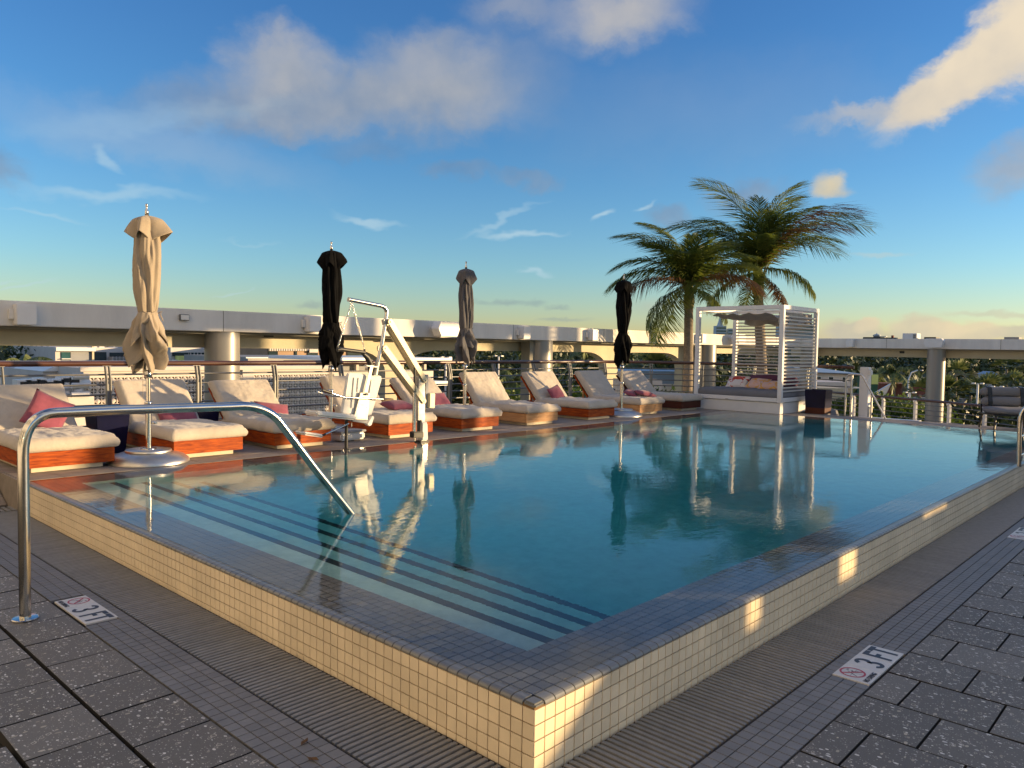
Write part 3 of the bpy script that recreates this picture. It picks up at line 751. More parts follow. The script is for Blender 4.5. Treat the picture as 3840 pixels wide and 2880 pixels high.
b.build('lettering', 'sign_black', fm_)
MB().box(1.45, 2.15, PY - CW - .002, PY - CW, .15, .245).build('marker_tile', 'sign_white', fm_)

# ------------------------------------------------------------------ near handrail
t = thing('pool_handrail', 'bent polished steel handrail running from the deck into the pool steps', 'handrail', (-.721, 2.76, 0))
pts = [(0, 0, 0), (0, 0, .45), (0, 0, .82)] + arc((0, 0, .82), (0, 0, 1.03), (.15, 0, 1.03), 9)[1:] + [(.45, 0, 1.03), (1.08, 0, 1.02)] + arc((1.16, 0, 1.02), (1.31, 0, 1.01), (1.40, 0, .92), 8) + [(1.68, 0, .57), (1.949, 0, .252), (2.20, 0, -.10)]
MB().tube(pts, .0262, 20).build('rail_tube', 'steel', t)
MB().lathe([(.028, .0), (.060, .0), (.060, .007), (.056, .010), (.028, .012)], 32, smooth=False).build('base_flange', 'steel', t)

# ------------------------------------------------------------------ ladder rails at the right edge
t = thing('pool_ladder', 'steel grab rails of a pool ladder cut by the right edge of the photo', 'ladder', (7.58, .10, 0))
for dx in (0, .52):
    pts = [(dx, -.14, RZ)] + [(dx, -.13, .62)] + arc((dx, -.13, .70), (dx, -.13, .93), (dx, -.33, .93), 8) + arc((dx, -.42, .93), (dx, -.60, .93), (dx, -.62, .70), 6) + [(dx, -.62, 0)]
    MB().tube([(p[0], p[1] + .02, p[2]) for p in pts], .021, 14).build('grab_rail', 'steel', t)
MB().tube([(0, -.12, .56), (.52, -.12, .56)], .012, 10).build('cross_bar', 'steel', t)
MB().tube([(0, -.12, .36), (.52, -.12, .36)], .012, 10).build('cross_bar', 'steel', t)

# ------------------------------------------------------------------ loungers
def pillow_mesh(name, m, sx, sy, th, seed, n=12, corner=.12):
    """soft cushion lying in local xy, pinched corners"""
    rnd = random.Random(seed); ox, oy = rnd.uniform(0, 50), rnd.uniform(0, 50)
    mb = MB(); vs = []
    for side in (1, -1):
        for j in range(n + 1):
            for i in range(n + 1):
                u = -1 + 2 * i / n; v = -1 + 2 * j / n
                e = max(0, (1 - u ** 2)) ** .45 * max(0, (1 - v ** 2)) ** .45
                pin = 1 - corner * (1 - abs(u)) * 0 
                x = u * sx / 2 * (1 - .07 * (1 - v * v) * abs(u)); y = v * sy / 2 * (1 - .07 * (1 - u * u) * abs(v))
                nn = noise.noise(Vector((u * 1.7 + ox, v * 1.7 + oy, side * 3)))
                z = side * th / 2 * e * (1 + .28 * nn)
                vs.append((x, y, z))
    w_ = n + 1; fs = []
    for j in range(n):
        for i in range(n):
            a = j * w_ + i; fs.append((a, a + 1, a + w_ + 1, a + w_))
            a += w_ * w_; fs.append((a, a + w_, a + w_ + 1, a + 1))
    mb.add(vs, fs, True)
    me = mb.mesh(name, m); bm = bmesh.new(); bm.from_mesh(me); bmesh.ops.remove_doubles(bm, verts=bm.verts, dist=.0006); bm.to_mesh(me); bm.free(); return me
def cushion_mesh(name, m, sx, sy, th, seed, wr=.006, rnd_=.035, sag=.0, nx=34, ny=48, droop=0.0):
    """thick box cushion: footprint sx by sy centred in x, from y = 0; z from 0 to th; wrinkled rounded top"""
    r_ = random.Random(seed); o1, o2 = r_.uniform(0, 90), r_.uniform(0, 90)
    # cross-section parameter around the edge
    def h(u, v):
        f = noise.noise(Vector((u * 4 + o1, v * 5 + o2, 0))) * wr * 1.9 + noise.noise(Vector((u * 17 + o1, v * 6 + o2, 2))) * wr * .9
        fold = (1 - abs(noise.noise(Vector((u * 8 + o2, v * 12 + o1, 5))))) ** 6 * wr * .8
        return f - fold
    vs = []; fs = []
    prof = [(0, 0.0), (0, .0)]
    for j in range(ny + 1):
        for i in range(nx + 1):
            u = i / nx; v = j / ny
            x = (u - .5) * sx; y = v * sy
            dx = min(u, 1 - u) * sx; dy = min(v, 1 - v) * sy
            d = min(dx, dy)
            e = 1.0 if d > rnd_ else math.sqrt(max(0, 1 - ((rnd_ - d) / rnd_) ** 2))
            crown = .012 * sin(PI * u) * sin(PI * v)
            z = th - rnd_ * .9 + rnd_ * .9 * e + crown + h(x * 1.3, y * 1.3) * min(1, d / .04 + .25)
            vs.append((x, y, z))
    W = nx + 1
    for j in range(ny):
        for i in range(nx):
            a = j * W + i; fs.append((a, a + 1, a + W + 1, a + W))
    per = [i for i in range(nx + 1)] + [j * W + nx for j in range(1, ny + 1)] + [ny * W + i for i in range(nx - 1, -1, -1)] + [j * W for j in range(ny - 1, 0, -1)]
    n0 = len(vs); P_ = len(per)
    for k, (zf, out) in enumerate(((.78, .010), (.55, .018), (.30, .016), (.08, .006), (0.0, -.012))):
        for q in per:
            x, y, z = vs[q]; cx_, cy_ = 0, sy / 2
            ox = (1 if x > 0 else -1) if abs(abs(x) - sx / 2) < 1e-4 else 0; oy = (1 if y > cy_ else -1) if (y < 1e-4 or y > sy - 1e-4) else 0
            wv = noise.noise(Vector((x * 9 + o2, y * 9, zf * 3 + o1))) * wr * 1.2
            vs.append((x + ox * (out + wv), y + oy * (out + wv), (th - rnd_ * .9) * zf))
    rings = [per] + [[n0 + k * P_ + i for i in range(P_)] for k in range(5)]
    for k in range(5):
        for i in range(P_):
            fs.append((rings[k][i], rings[k + 1][i], rings[k + 1][(i + 1) % P_], rings[k][(i + 1) % P_]))
    fs.append(tuple(reversed(rings[5])))
    mb = MB(); mb.add(vs, fs, True); me = mb.mesh(name, m)
    bm = bmesh.new(); bm.from_mesh(me); bmesh.ops.recalc_face_normals(bm, faces=bm.faces); bm.to_mesh(me); bm.free(); return me

WID = .72
def lounger(lab, xl, y0, seed, wood='teak', rec=46, wr=.007, rz=0.0, bl=.585):
    """xl = left end of the front board; the lounger runs back along +y from y0"""
    t = thing('sun_lounger', lab, 'sun lounger', (xl + WID / 2, y0, RZ), rz, 'teak sun loungers in a row along the pool')
    h = WID / 2; L = 1.95
    MB().box(-h + .05, h - .09, .035, L - .1, .002, .042).build('plinth', 'tan_plinth', t, bevel=.002, seg=1)
    b = MB(); b.box(-h, h, 0, .026, .044, .178).build('front_board', wood, t, bevel=.003)
    MB().box(-h, -h + .026, .027, L, .044, .176).build('side_board', wood, t, bevel=.003)
    MB().box(h - .026, h, .027, L, .044, .176).build('side_board', wood, t, bevel=.003)
    MB().box(-h + .027, h - .027, .03, L - .002, .12, .150).build('platform', wood, t)
    hy = 1.10
    link('seat_cushion', cushion_mesh('seat_cushion', 'cushion', WID + .035, hy + .04, .118, seed, wr), t, (0, -.022, .180))
    a = radians(rec); 
    # back board and cushion turn about the hinge
    bd = MB().box(-h + .0, h - .0, 0, bl + .03, -.030, -.004).build('back_board', wood if wood != 'teak_pale' else 'teak', t, (0, hy - .02, .190), (a, 0, 0), bevel=.003)
    link('back_cushion', cushion_mesh('back_cushion', 'cushion', WID + .02, bl + .03, .115, seed + 50, wr * .7, .03), t, (0, hy - .035, .205), (a, 0, 0))
    MB().bar((-.2, hy + bl * cos(a) * .7, .05 + .0), (-.2, hy + bl * cos(a) * .75, .17 + bl * sin(a) * .7), .03, .02).build('prop', wood, t)
    return t
LB = [(.105, 5.885, 'first sun lounger from the left, its cream cushion striped with shadow, diamond pillow on it', 'teak', 43, .006),
      (1.375, 5.905, 'second sun lounger from the left, behind the beige parasol pole', 'teak', 47, .005),
      (2.47, 5.93, 'third sun lounger from the left, rumpled cushions, behind the handrail bend', 'teak', 43, .011),
      (4.01, 5.93, 'fourth sun lounger from the left, behind the white pool lift seat', 'teak', 47, .006),
      (5.235, 5.93, 'fifth sun lounger from the left, right of the pool lift mast', 'teak', 40, .010),
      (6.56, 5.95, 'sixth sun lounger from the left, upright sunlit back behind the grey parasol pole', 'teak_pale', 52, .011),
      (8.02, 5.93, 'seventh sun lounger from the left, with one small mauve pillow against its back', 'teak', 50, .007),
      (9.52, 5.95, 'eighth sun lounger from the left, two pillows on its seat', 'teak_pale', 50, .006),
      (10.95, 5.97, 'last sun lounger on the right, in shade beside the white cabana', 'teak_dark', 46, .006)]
LG = [lounger(l, x, y, 10 + i, wd, rc, wr) for i, (x, y, l, wd, rc, wr) in enumerate(LB)]

def pillow(lab, loc, rot, sx, sy, th, seed, m='pillow', name='pillow', group='mauve pillows on the loungers'):
    o = link(name, pillow_mesh(name, m, sx, sy, th, seed), None, loc, rot); label(o, lab, 'pillow', group); return o
pillow('mauve pillow standing on one corner on the first lounger', (.54, 6.80, .69), (radians(70), radians(28), radians(-10)), .37, .37, .10, 1)
pillow('mauve pillow lying against the back of the second lounger', (1.86, 6.88, .545), (radians(52), 0, radians(4)), .46, .30, .12, 2)
pillow('mauve pillow in the crook of the third lounger', (3.02, 6.92, .56), (radians(50), radians(8), radians(-6)), .44, .30, .12, 3)
pillow('mauve pillow flat on the fourth lounger seat, behind the lift mast', (4.62, 6.52, .60), (radians(12), 0, radians(8)), .44, .30, .13, 4)
pillow('wide mauve pillow against the back of the fifth lounger', (5.66, 6.90, .60), (radians(48), 0, radians(4)), .48, .30, .12, 5)
pillow('small mauve pillow leaning in the back corner of the seventh lounger', (8.32, 6.86, .63), (radians(58), radians(-12), radians(10)), .38, .26, .11, 6)
pillow('rear of two mauve pillows lying on the eighth lounger', (9.95, 6.42, .60), (radians(18), radians(-6), radians(25)), .40, .28, .10, 7)
pillow('front of two mauve pillows lying on the eighth lounger', (10.03, 6.18, .60), (radians(10), radians(8), radians(-12)), .38, .28, .11, 8)

# ------------------------------------------------------------------ planters and stools between the loungers
def tub(lab, loc, r0, r1, h, sq=False, m='navy_glaze', cat='planter', name='planter', n=None, group='glazed navy tubs used as side tables', rz=0):
    t = thing(name, lab, cat, loc, rz, group)
    if sq:
        k = 1.414; b = MB()
        def ring(r, z): return [(-r, -r, z), (r, -r, z), (r, r, z), (-r, r, z)]
        vs = ring(r0, 0) + ring(r1, h) + ring(r1 - .02, h) + ring(r1 - .03, h - .03)
        fs = [(3, 2, 1, 0)] + [(i + 4 * s_, (i + 1) % 4 + 4 * s_, (i + 1) % 4 + 4 * s_ + 4, i + 4 * s_ + 4) for s_ in range(3) for i in range(4)] + [(12, 13, 14, 15)]
        b.add(vs, fs); b.build('tub', m, t, bevel=.008)
    else:
        MB().lathe([(r0, 0), ((r0 + r1) / 2 + .01, h * .5), (r1, h * .92), (r1 + .012, h * .95), (r1 + .012, h), (r1 - .02, h), (r1 - .025, h - .04)], 36).build('tub', m, t)
    return t
tub('square navy glazed tub between the first and second loungers', (1.10, 6.85, RZ), .13, .165, .40, True)
tub('square navy glazed tub between the second and third loungers', (2.31, 7.3, RZ), .12, .15, .38, True)
tub('small dark woven tub with pale rim behind the seventh lounger', (9.18, 7.75, RZ), .11, .15, .34, m='navy_woven')
tub('dark tub behind the eighth lounger, left of the shaded lounger back', (10.66, 7.5, RZ), .13, .16, .36, m='navy_woven')
q = tub('square navy glazed planter at the right foot of the white cabana', (12.74, 4.10, RZ), .175, .195, .45, True, group='glazed navy tubs used as side tables', rz=.05)
MB().box(-.18, .18, -.18, .18, 0, .17).build('brown_base', 'teak_dark', q, bevel=.004)
t = thing('stump_stool', 'pale round tree-stump side table behind the pool lift seat', 'stool', (5.0, 7.35, RZ))
MB().lathe([(.16, 0), (.165, .1), (.155, .25), (.163, .36), (.155, .38)], 28).build('stump', 'stump', t)
t = thing('towel_bin', 'low grey plastic box on the deck behind the lift footrest', 'box', (3.55, 6.15, RZ), .1)
MB().box(-.16, .22, -.10, .12, .01, .10).build('box_body', 'car_white', t, bevel=.02)
MB().box(-.17, .23, -.11, .13, .10, .125).build('lid', 'grey_wall', t, bevel=.01)

# ------------------------------------------------------------------ closed parasols
def parasol(lab, loc, fab, seed, flare, body, tie, skirt, lean=0.0, basem='brushed', br=.365, folds=8):
    t = thing('parasol', lab, 'parasol', loc, 0, 'closed parasols along the pool')
    r_ = random.Random(seed); O = r_.uniform(0, 99)
    MB().tube([(0, 0, .10), (0, 0, 1.6), (-.004, 0, 2.33)], .021, 16).build('pole', 'steel', t)
    MB().tube([(0, 0, .10), (0, 0, .56)], .027, 16).build('sleeve', 'steel', t)
    MB().lathe([(.020, .545), (.034, .55), (.034, .575), (.020, .58)], 16).build('collar', 'steel', t)
    MB().tube([(.026, 0, .37), (.055, -.02, .37)], .009, 8).tube([(.055, -.045, .37), (.055, .01, .37)], .012, 8).build('knob', 'steel', t)
    MB().lathe([(br, 0), (br, .012), (br * .97, .035), (br * .86, .066), (br * .70, .088), (br * .50, .100), (.17, .103)], 48).build('base_dome', basem, t)
    MB().lathe([(.205, .10), (.205, .116), (.198, .121), (.02, .123)], 48).build('base_disc', basem, t)
    MB().lathe([(.07, .123), (.07, .130), (.03, .134)], 24).build('pole_socket', 'steel', t)
    MB().lathe([(.010, 2.335), (.018, 2.34), (.016, 2.38), (.008, 2.405), (.010, 2.42), (.014, 2.43), (.010, 2.445), (.001, 2.448)], 16, (-.004, 0, 0)).build('finial', 'steel', t)
    MB().lathe([(.020, .80), (.036, .81), (.036, .87), (.020, .88)], 16).build('hub', 'steel', t)
    zt_ = 1.42; z1 = 2.30
    view = math.atan2(RX.y, RX.x)
    def lerp(a, b_, f): return a + (b_ - a) * f
    # body above the tie: sharp, slightly twisted pleats between shoulder and tie
    nr = folds * 2; rid = []
    for k in range(nr):
        rid.append([2 * PI * (k + r_.uniform(-.25, .25)) / nr, (1.0 if k % 2 == 0 else r_.uniform(.50, .72)) * r_.uniform(.93, 1.07), r_.uniform(-1, 1)])
    def pleat(a, tab, idx):
        """piecewise linear interpolation of tab[..][idx] round the circle"""
        a = a % (2 * PI)
        for k in range(len(tab)):
            a0 = tab[k][0] % (2 * PI) if k else tab[0][0]; a1 = tab[(k + 1) % len(tab)][0] + (2 * PI if k == len(tab) - 1 else 0)
            for sh in (0, 2 * PI):
                if a0 <= a + sh < a1: return lerp(tab[k][idx], tab[(k + 1) % len(tab)][idx], (a + sh - a0) / (a1 - a0))
        return tab[0][idx]
    n = 112; rows = 44; vs = []; fs = []
    for j in range(rows + 1):
        g = j / rows; z = zt_ + (z1 - zt_) * g
        R_ = tie + (body - tie) * sin(min(1, g * 1.9) * PI / 2) ** .8
        if g > .62: R_ *= 1 - .30 * (g - .62) / .38
        for k in range(n):
            a = 2 * PI * k / n; tw = a + .55 * (g - .3) + .35 * noise.noise(Vector((cos(a) + O, sin(a), g * 2.2)))
            p = pleat(tw, rid, 1); e = noise.noise(Vector((cos(a) * 1.4 + O, sin(a) * 1.4, z * 2.3))) ; e2 = noise.noise(Vector((cos(a) * 5 + O, sin(a) * 5, z * 4)))
            rr_ = R_ * (lerp(1.0, p, .75) * (1 + .22 * e) + .11 * e2)
            vs.append((rr_ * cos(a), rr_ * sin(a), z))
    for j in range(rows):
        for k in range(n): fs.append((j * n + k, j * n + (k + 1) % n, (j + 1) * n + (k + 1) % n, (j + 1) * n + k))
    mb = MB(); mb.add(vs, fs, True)
    # skirt: loose corners of cloth, each with its own width and length
    ns = 6; sk = []
    for k in range(ns * 2):
        big = k % 2 == 0
        sk.append([2 * PI * (k + r_.uniform(-.2, .2)) / (ns * 2) + .3, (r_.uniform(.78, 1.12) if big else r_.uniform(.30, .55)), (r_.uniform(.50, .63) if big else r_.uniform(.38, .55)), r_.uniform(.34, .70)])
    vs = []; fs = []; rows = 40
    for j in range(rows + 1):
        f = j / rows
        for k in range(n):
            a = 2 * PI * k / n; tw = a - .9 * f + .45 * noise.noise(Vector((cos(a) + O, sin(a) + 9, f * 1.8)))
            pr_ = pleat(tw, sk, 1); ln_ = pleat(tw, sk, 2); pk = pleat(tw, sk, 3)
            shp = (f / pk) ** .85 if f < pk else 1 - .50 * ((f - pk) / (1 - pk)) ** 1.2
            e = noise.noise(Vector((cos(a) * 2 + O, sin(a) * 2, f * 4)))
            rr_ = tie * .95 + (skirt * pr_ * 1.08 - tie * .95) * shp; e3 = noise.noise(Vector((cos(a) * 6 + O, sin(a) * 6, f * 9))); rr_ = max(.03, rr_ * (1 + .20 * e + .07 * e3))
            vs.append((rr_ * cos(a), rr_ * sin(a), zt_ - f * ln_ - .01 * e))
    for j in range(rows):
        for k in range(n): fs.append(((j + 1) * n + k, (j + 1) * n + (k + 1) % n, j * n + (k + 1) % n, j * n + k))
    mb.add(vs, fs, True)
    sk2 = []
    for k in range(10):
        big = k % 2 == 0
        sk2.append([2 * PI * (k + r_.uniform(-.25, .25)) / 10 + .3, (r_.uniform(.80, 1.10) if big else r_.uniform(.45, .60)), (r_.uniform(.20, .40) if big else r_.uniform(.14, .28))])
    vs = []; fs = []; rows = 20
    for j in range(rows + 1):
        f = j / rows
        for k in range(n):
            a = 2 * PI * k / n; tw = a + .7 * f + .5 * noise.noise(Vector((cos(a) + O + 5, sin(a), f * 2)))
            pr_ = pleat(tw, sk2, 1); ln_ = pleat(tw, sk2, 2); e = noise.noise(Vector((cos(a) * 3 + O, sin(a) * 3, f * 3 + 7)))
            rr_ = tie * 1.0 + (skirt * pr_ - tie) * f ** .9; rr_ *= 1 + .14 * e
            vs.append((rr_ * cos(a), rr_ * sin(a), zt_ + .006 - f * ln_))
    for j in range(rows):
        for k in range(n): fs.append(((j + 1) * n + k, (j + 1) * n + (k + 1) % n, j * n + (k + 1) % n, j * n + k))
    mb.add(vs, fs, True); cn = mb.build('canopy', fab, t)
    sd = cn.modifiers.new('solid', 'SOLIDIFY'); sd.thickness = .004
    # top cap: two wide pointed corners to the sides, narrow hanging points between
    tab = []
    for k in range(8):
        corner = k % 2 == 0; side = k % 4 == 0
        tab.append([PI / 4 * k + (r_.uniform(-.12, .12)), (flare * r_.uniform(.95, 1.05) if side else flare * .78) if corner else .088, (.135 + r_.uniform(-.01, .02)) if corner else .26 + r_.uniform(-.03, .02)])
    tab[0][0] = max(0.0, tab[0][0])
    vs = []; fs = []; rows = 18
    for j in range(rows + 1):
        f = j / rows
        for k in range(n):
            a = 2 * PI * k / n; rad_ = pleat(a, tab, 1); dr = pleat(a, tab, 2)
            e = noise.noise(Vector((cos(a) * 3 + O, sin(a) * 3, f * 2)))
            rr_ = .012 + (.085 * sin(min(1, f * 3) * PI / 2)) + (rad_ - .097) * f ** .9
            rr_ *= 1 + .07 * e * f
            z = 2.338 - dr * f ** 1.15 - .015 * f
            aa = a + view
            vs.append((rr_ * cos(aa), rr_ * sin(aa), z))
    for j in range(rows):
        for k in range(n): fs.append(((j + 1) * n + k, (j + 1) * n + (k + 1) % n, j * n + (k + 1) % n, j * n + k))
    mb = MB(); mb.add(vs, fs, True); vp = mb.build('valance', fab, t)
    sd = vp.modifiers.new('solid', 'SOLIDIFY'); sd.thickness = .004
    off = lean * (z1 - zt_) * .5
    MB().tube([(off + (tie * .98) * cos(2 * PI * k / 24), tie * .98 * sin(2 * PI * k / 24), zt_ + .012 * sin(k)) for k in range(25)], .006, 6).build('tie_cord', fab, t)
    MB().tube([(off + tie, -.02, zt_), (off + tie + .03, -.05, zt_ + .02), (off + tie + .02, -.03, zt_ - .01), (off + tie + .04, -.04, zt_ - .07)], .005, 6).build('tie_end', fab, t)
    MB().tube([(-.06, -.03, .88), (-.062, -.03, .62)], .002, 5).build('pull_cord', fab, t)
    return t
parasol('tall closed beige parasol, nearest and largest of the four', (1.155, 5.95, RZ), 'beige_fabric', 3, .225, .135, .085, .205, folds=7)
parasol('closed black parasol left of the pool lift arm', (3.75, 6.78, RZ), 'black_fabric', 11, .195, .135, .098, .190)
parasol('closed charcoal grey parasol right of the pool lift', (6.3, 7.0, RZ), 'grey_fabric', 5, .160, .110, .086, .170, folds=9)
parasol('closed black parasol standing between the last loungers', (9.2, 6.12, RZ), 'black_fabric', 8, .165, .125, .080, .175)

# ------------------------------------------------------------------ pool lift
LO = Vector((4.14, 5.50, RZ)); t = thing('pool_lift', 'white and cream accessible pool lift with hanging sling bar, armrests and white seat', 'pool lift', LO, 0)
def lp(x, y, w_=0.0):
    r = ray(960 + x / 2.304, 1080 + y / 2.304); p = CAM + r * ((LO.y - CAM.y) / r.y) - LO
    return Vector((p.x, w_, p.z))
def lbar(name, m, a, b_, wd, th, w_=0.0, bev=.004): return MB().bar(lp(*a, w_), lp(*b_, w_), wd, th, (0, 1, 0)).build(name, m, t, bevel=bev) 
def flat(name, m, pts, th, w_=0.0, bev=.006, seg=3):
    """outline in the lift's plane (photo crop coordinates), thickness th across it"""
    P_ = [lp(x, y) for x, y in pts]; n = len(P_); vs = [(p.x, w_ - th / 2, p.z) for p in P_] + [(p.x, w_ + th / 2, p.z) for p in P_]
    fs = [tuple(range(n)), tuple(reversed(range(n, 2 * n)))] + [((i + 1) % n, i, n + i, n + (i + 1) % n) for i in range(n)]
    mb = MB(); mb.add(vs, fs); me = mb.mesh(name, m); bm = bmesh.new(); bm.from_mesh(me); bmesh.ops.recalc_face_normals(bm, faces=bm.faces); 
    bmesh.ops.bevel(bm, geom=[e for e in bm.edges if len(e.link_faces) == 2 and e.calc_face_angle(0) > .4], offset=bev, segments=seg, affect='EDGES', clamp_overlap=True)
    bm.to_mesh(me); bm.free(); 
    for p in me.polygons: p.use_smooth = False
    return link(name, me, t)
flat('mast', 'galv', [(1388, 755), (1445, 755), (1445, 1150), (1382, 1150)], .075)
flat('mast_cover', 'car_white', [(1405, 1150), (1452, 1146), (1464, 1165), (1468, 1320), (1405, 1322)], .11, 0, .018)
flat('deck_socket', 'black', [(1395, 1318), (1475, 1318), (1475, 1338), (1395, 1338)], .12)
flat('control_rail', 'grey_wall', [(1448, 748), (1476, 748), (1476, 1040), (1448, 1040)], .05, -.01)
flat('battery_box', 'cream_paint', [(1468, 908), (1516, 906), (1512, 1035), (1464, 1032)], .09, -.03, .008)
MB().tube([lp(1347, 690, -.05), lp(1347, 900, -.05)], .014, 12).build('actuator_cover', 'black', t)
MB().tube([lp(1345, 900, -.05), lp(1342, 1262, -.05)], .021, 16).build('actuator_tube', 'steel', t)
MB().tube([lp(1388, 1140, -.05), lp(1388, 1262, -.05)], .028, 16).build('motor', 'black', t)
flat('motor_bracket', 'black', [(1318, 1236), (1410, 1236), (1410, 1290), (1318, 1290)], .08, -.05, .01)
MB().tube([lp(1347, 1290, -.05), lp(1347, 1318, -.05)], .010, 8).build('foot_bolt', 'galv', t)
def arm(a, b_, nm):
    for w_ in (-.052, .052):
        A = lp(*a); B = lp(*b_); d = (B - A).normalized(); nrm = Vector((-d.z, 0, d.x)); r0, r1 = .037, .031
        pts = []
        for k in range(9):
            an = PI / 2 + PI * k / 8; pts.append(A + (d * cos(an) + nrm * sin(an)) * r0)
        for k in range(9):
            an = -PI / 2 + PI * k / 8; pts.append(B + (d * cos(an) + nrm * sin(an)) * r1)
        n = len(pts); vs = [(p.x, w_ - .009, p.z) for p in pts] + [(p.x, w_ + .009, p.z) for p in pts]
        fs = [tuple(range(n)), tuple(reversed(range(n, 2 * n)))] + [((i + 1) % n, i, n + i, n + (i + 1) % n) for i in range(n)]
        mb = MB(); mb.add(vs, fs); me = mb.mesh(nm, 'cream_paint', .002, 1); bm = bmesh.new(); bm.from_mesh(me); bmesh.ops.recalc_face_normals(bm, faces=bm.faces); bm.to_mesh(me); bm.free()
        o = link(nm, me, t)
        if w_ < 0:
            for p in (A, B): MB().tube([(p.x, w_ - .020, p.z), (p.x, w_ - .008, p.z)], .008, 8).build('pivot_bolt', 'galv', o)
    A, B = lp(*a), lp(*b_)
    MB().bar((A.x + (B.x - A.x) * .06, 0, A.z + (B.z - A.z) * .06 - .006), (A.x + (B.x - A.x) * .97, 0, A.z + (B.z - A.z) * .97 - .006), .078, .040, (0, 1, 0)).build('arm_web', 'cream_paint', t)
arm((1138, 293), (1437, 797), 'upper_arm'); arm((1092, 522), (1427, 975), 'lower_arm')
flat('pivot_plate', 'galv', [(1092, 275), (1140, 262), (1150, 310), (1100, 320)], .05, 0, .004)
pts = [lp(800, 99), lp(1040, 146)] + arc(lp(1075, 153), lp(1140, 168), lp(1127, 235), 8) + [lp(1092, 470), lp(1040, 715)]
MB().tube(pts, .0235, 18).build('mast_tube', 'steel', t)
MB().tube([lp(1052, 640), lp(1030, 750)], .028, 14).build('tube_sleeve', 'galv', t)
MB().tube([lp(798, 98.6), lp(801, 99.4)], .026, 16).build('end_cap', 'galv', t)
# chains: alternating oval links
def torus_link(mb, c, d, side, L=.021, W=.0085, r=.0028):
    d = d.normalized(); s_ = side; n = 12; pts = []
    for k in range(n + 1):
        a = 2 * PI * k / n; pts.append(c + d * (L * .5 * cos(a) * 1.0) + s_ * (W * sin(a)))
    mb.tube(pts, r, 5, caps=False)
for (a, b_) in (((818, 150), (708, 508)), ((832, 150), (938, 528))):
    A, B = lp(*a), lp(*b_); d = B - A; n = int(d.length / .0165); dn = d.normalized(); s1 = Vector((0, 1, 0)); s2 = dn.cross(s1)
    mb = MB()
    for k in range(n): torus_link(mb, A + d * ((k + .5) / n), dn, s1 if k % 2 else s2)
    mb.build('chain', 'steel', t)
MB().tube([lp(812, 125), lp(822, 138), lp(836, 150)], .006, 8).tube([lp(838, 125), lp(826, 138), lp(816, 150)], .006, 8).build('shackle', 'steel', t)
MB().tube([lp(700, 535), lp(730, 528), lp(780, 536), lp(880, 548), lp(940, 556)], [.022, .026, .022, .021, .018], 12).build('sling_bar', 'black', t)
MB().tube([lp(704, 505), lp(704, 545)], .012, 8).tube([lp(938, 525), lp(938, 560)], .012, 8).build('bar_end', 'black', t)
MB().tube([lp(925, 556, .02), lp(975, 600, .03), lp(1005, 650, .04), lp(1020, 760, .05)], [.02, .032, .036, .03], 10).build('strap', 'black', t)
# back: white moulded panel with two raised lobes
rib = 'car_white'
flat('backrest', rib, [(800, 742), (812, 733), (935, 742), (962, 756), (1080, 757), (1094, 772), (1090, 800), (1008, 1092), (998, 1102), (940, 1096), (760, 1090), (748, 1078), (752, 1050)], .045, .03, .014, 3)
flat('back_rib', rib, [(842, 770), (868, 772), (845, 1040), (818, 1038)], .02, .004, .008)
flat('back_rib', rib, [(880, 772), (918, 776), (888, 900), (868, 900)], .02, .004, .008)
flat('back_rib', rib, [(990, 790), (1040, 792), (985, 1050), (955, 1048)], .02, .004, .008)
flat('back_plate', 'galv', [(890, 902), (976, 906), (952, 1140), (830, 1134)], .022, -.018, .003, 1)
flat('plate_foot', 'grey_wall', [(826, 1134), (952, 1142), (935, 1170), (812, 1150)], .10, .0, .003, 1)
for p in ((878, 1030), (948, 1032), (918, 915), (955, 918)): MB().tube([lp(*p, -.033), lp(*p, -.026)], .006, 8).build('plate_bolt', 'galv', t)
flat('height_strip', 'galv', [(976, 664), (1002, 668), (948, 905), (918, 900)], .008, -.03, .002, 1)
flat('strip_top', 'galv', [(940, 664), (1045, 676), (1044, 690), (938, 676)], .05, -.01, .003, 1)
MB().tube([lp(925, 916, -.045), lp(945, 918, -.045)], .012, 8).build('wing_nut', 'black', t)
flat('hinge_clip', 'car_white', [(978, 1104), (1002, 1108), (978, 1182), (958, 1192), (936, 1176)], .06, -.02, .006)
# seat slab
def slab(name, x0, x1, ytop0, ytop1, th, w0, w1, m='car_white', bev=.018):
    vs = []
    for w_ in (w0, w1):
        for (x, y) in ((x0, ytop0), (x1, ytop1)):
            p = lp(x, y); vs.append((p.x, w_, p.z)); vs.append((p.x, w_, p.z - th))
    mb = MB(); mb.add(vs, [(0, 2, 6, 4), (1, 5, 7, 3), (0, 1, 3, 2), (4, 6, 7, 5), (0, 4, 5, 1), (2, 3, 7, 6)])
    me = mb.mesh(name, m); bm = bmesh.new(); bm.from_mesh(me); bmesh.ops.recalc_face_normals(bm, faces=bm.faces)
    bmesh.ops.bevel(bm, geom=list(bm.edges), offset=bev, segments=3, affect='EDGES', clamp_overlap=True); bm.to_mesh(me); bm.free(); return link(name, me, t)
slab('seat', 500, 850, 1056, 1094, .062, -.06, .20)
slab('footrest', 395, 565, 1236, 1262, .038, -.06, .16)
MB().tube([lp(562, 1282), lp(600, 1262)], .012, 8).build('foot_grip', 'black', t)
MB().tube([lp(590, 1268), lp(750, 1196), lp(800, 1170)], .010, 10).build('foot_tube', 'steel', t)
MB().tube([lp(1075, 958, -.05), lp(745, 943, -.05), lp(620, 905, -.06)], .0105, 10).build('armrest_tube', 'steel', t)
MB().tube([lp(625, 906, -.06), lp(545, 880, -.06)], .0165, 12).build('arm_grip', 'black', t)
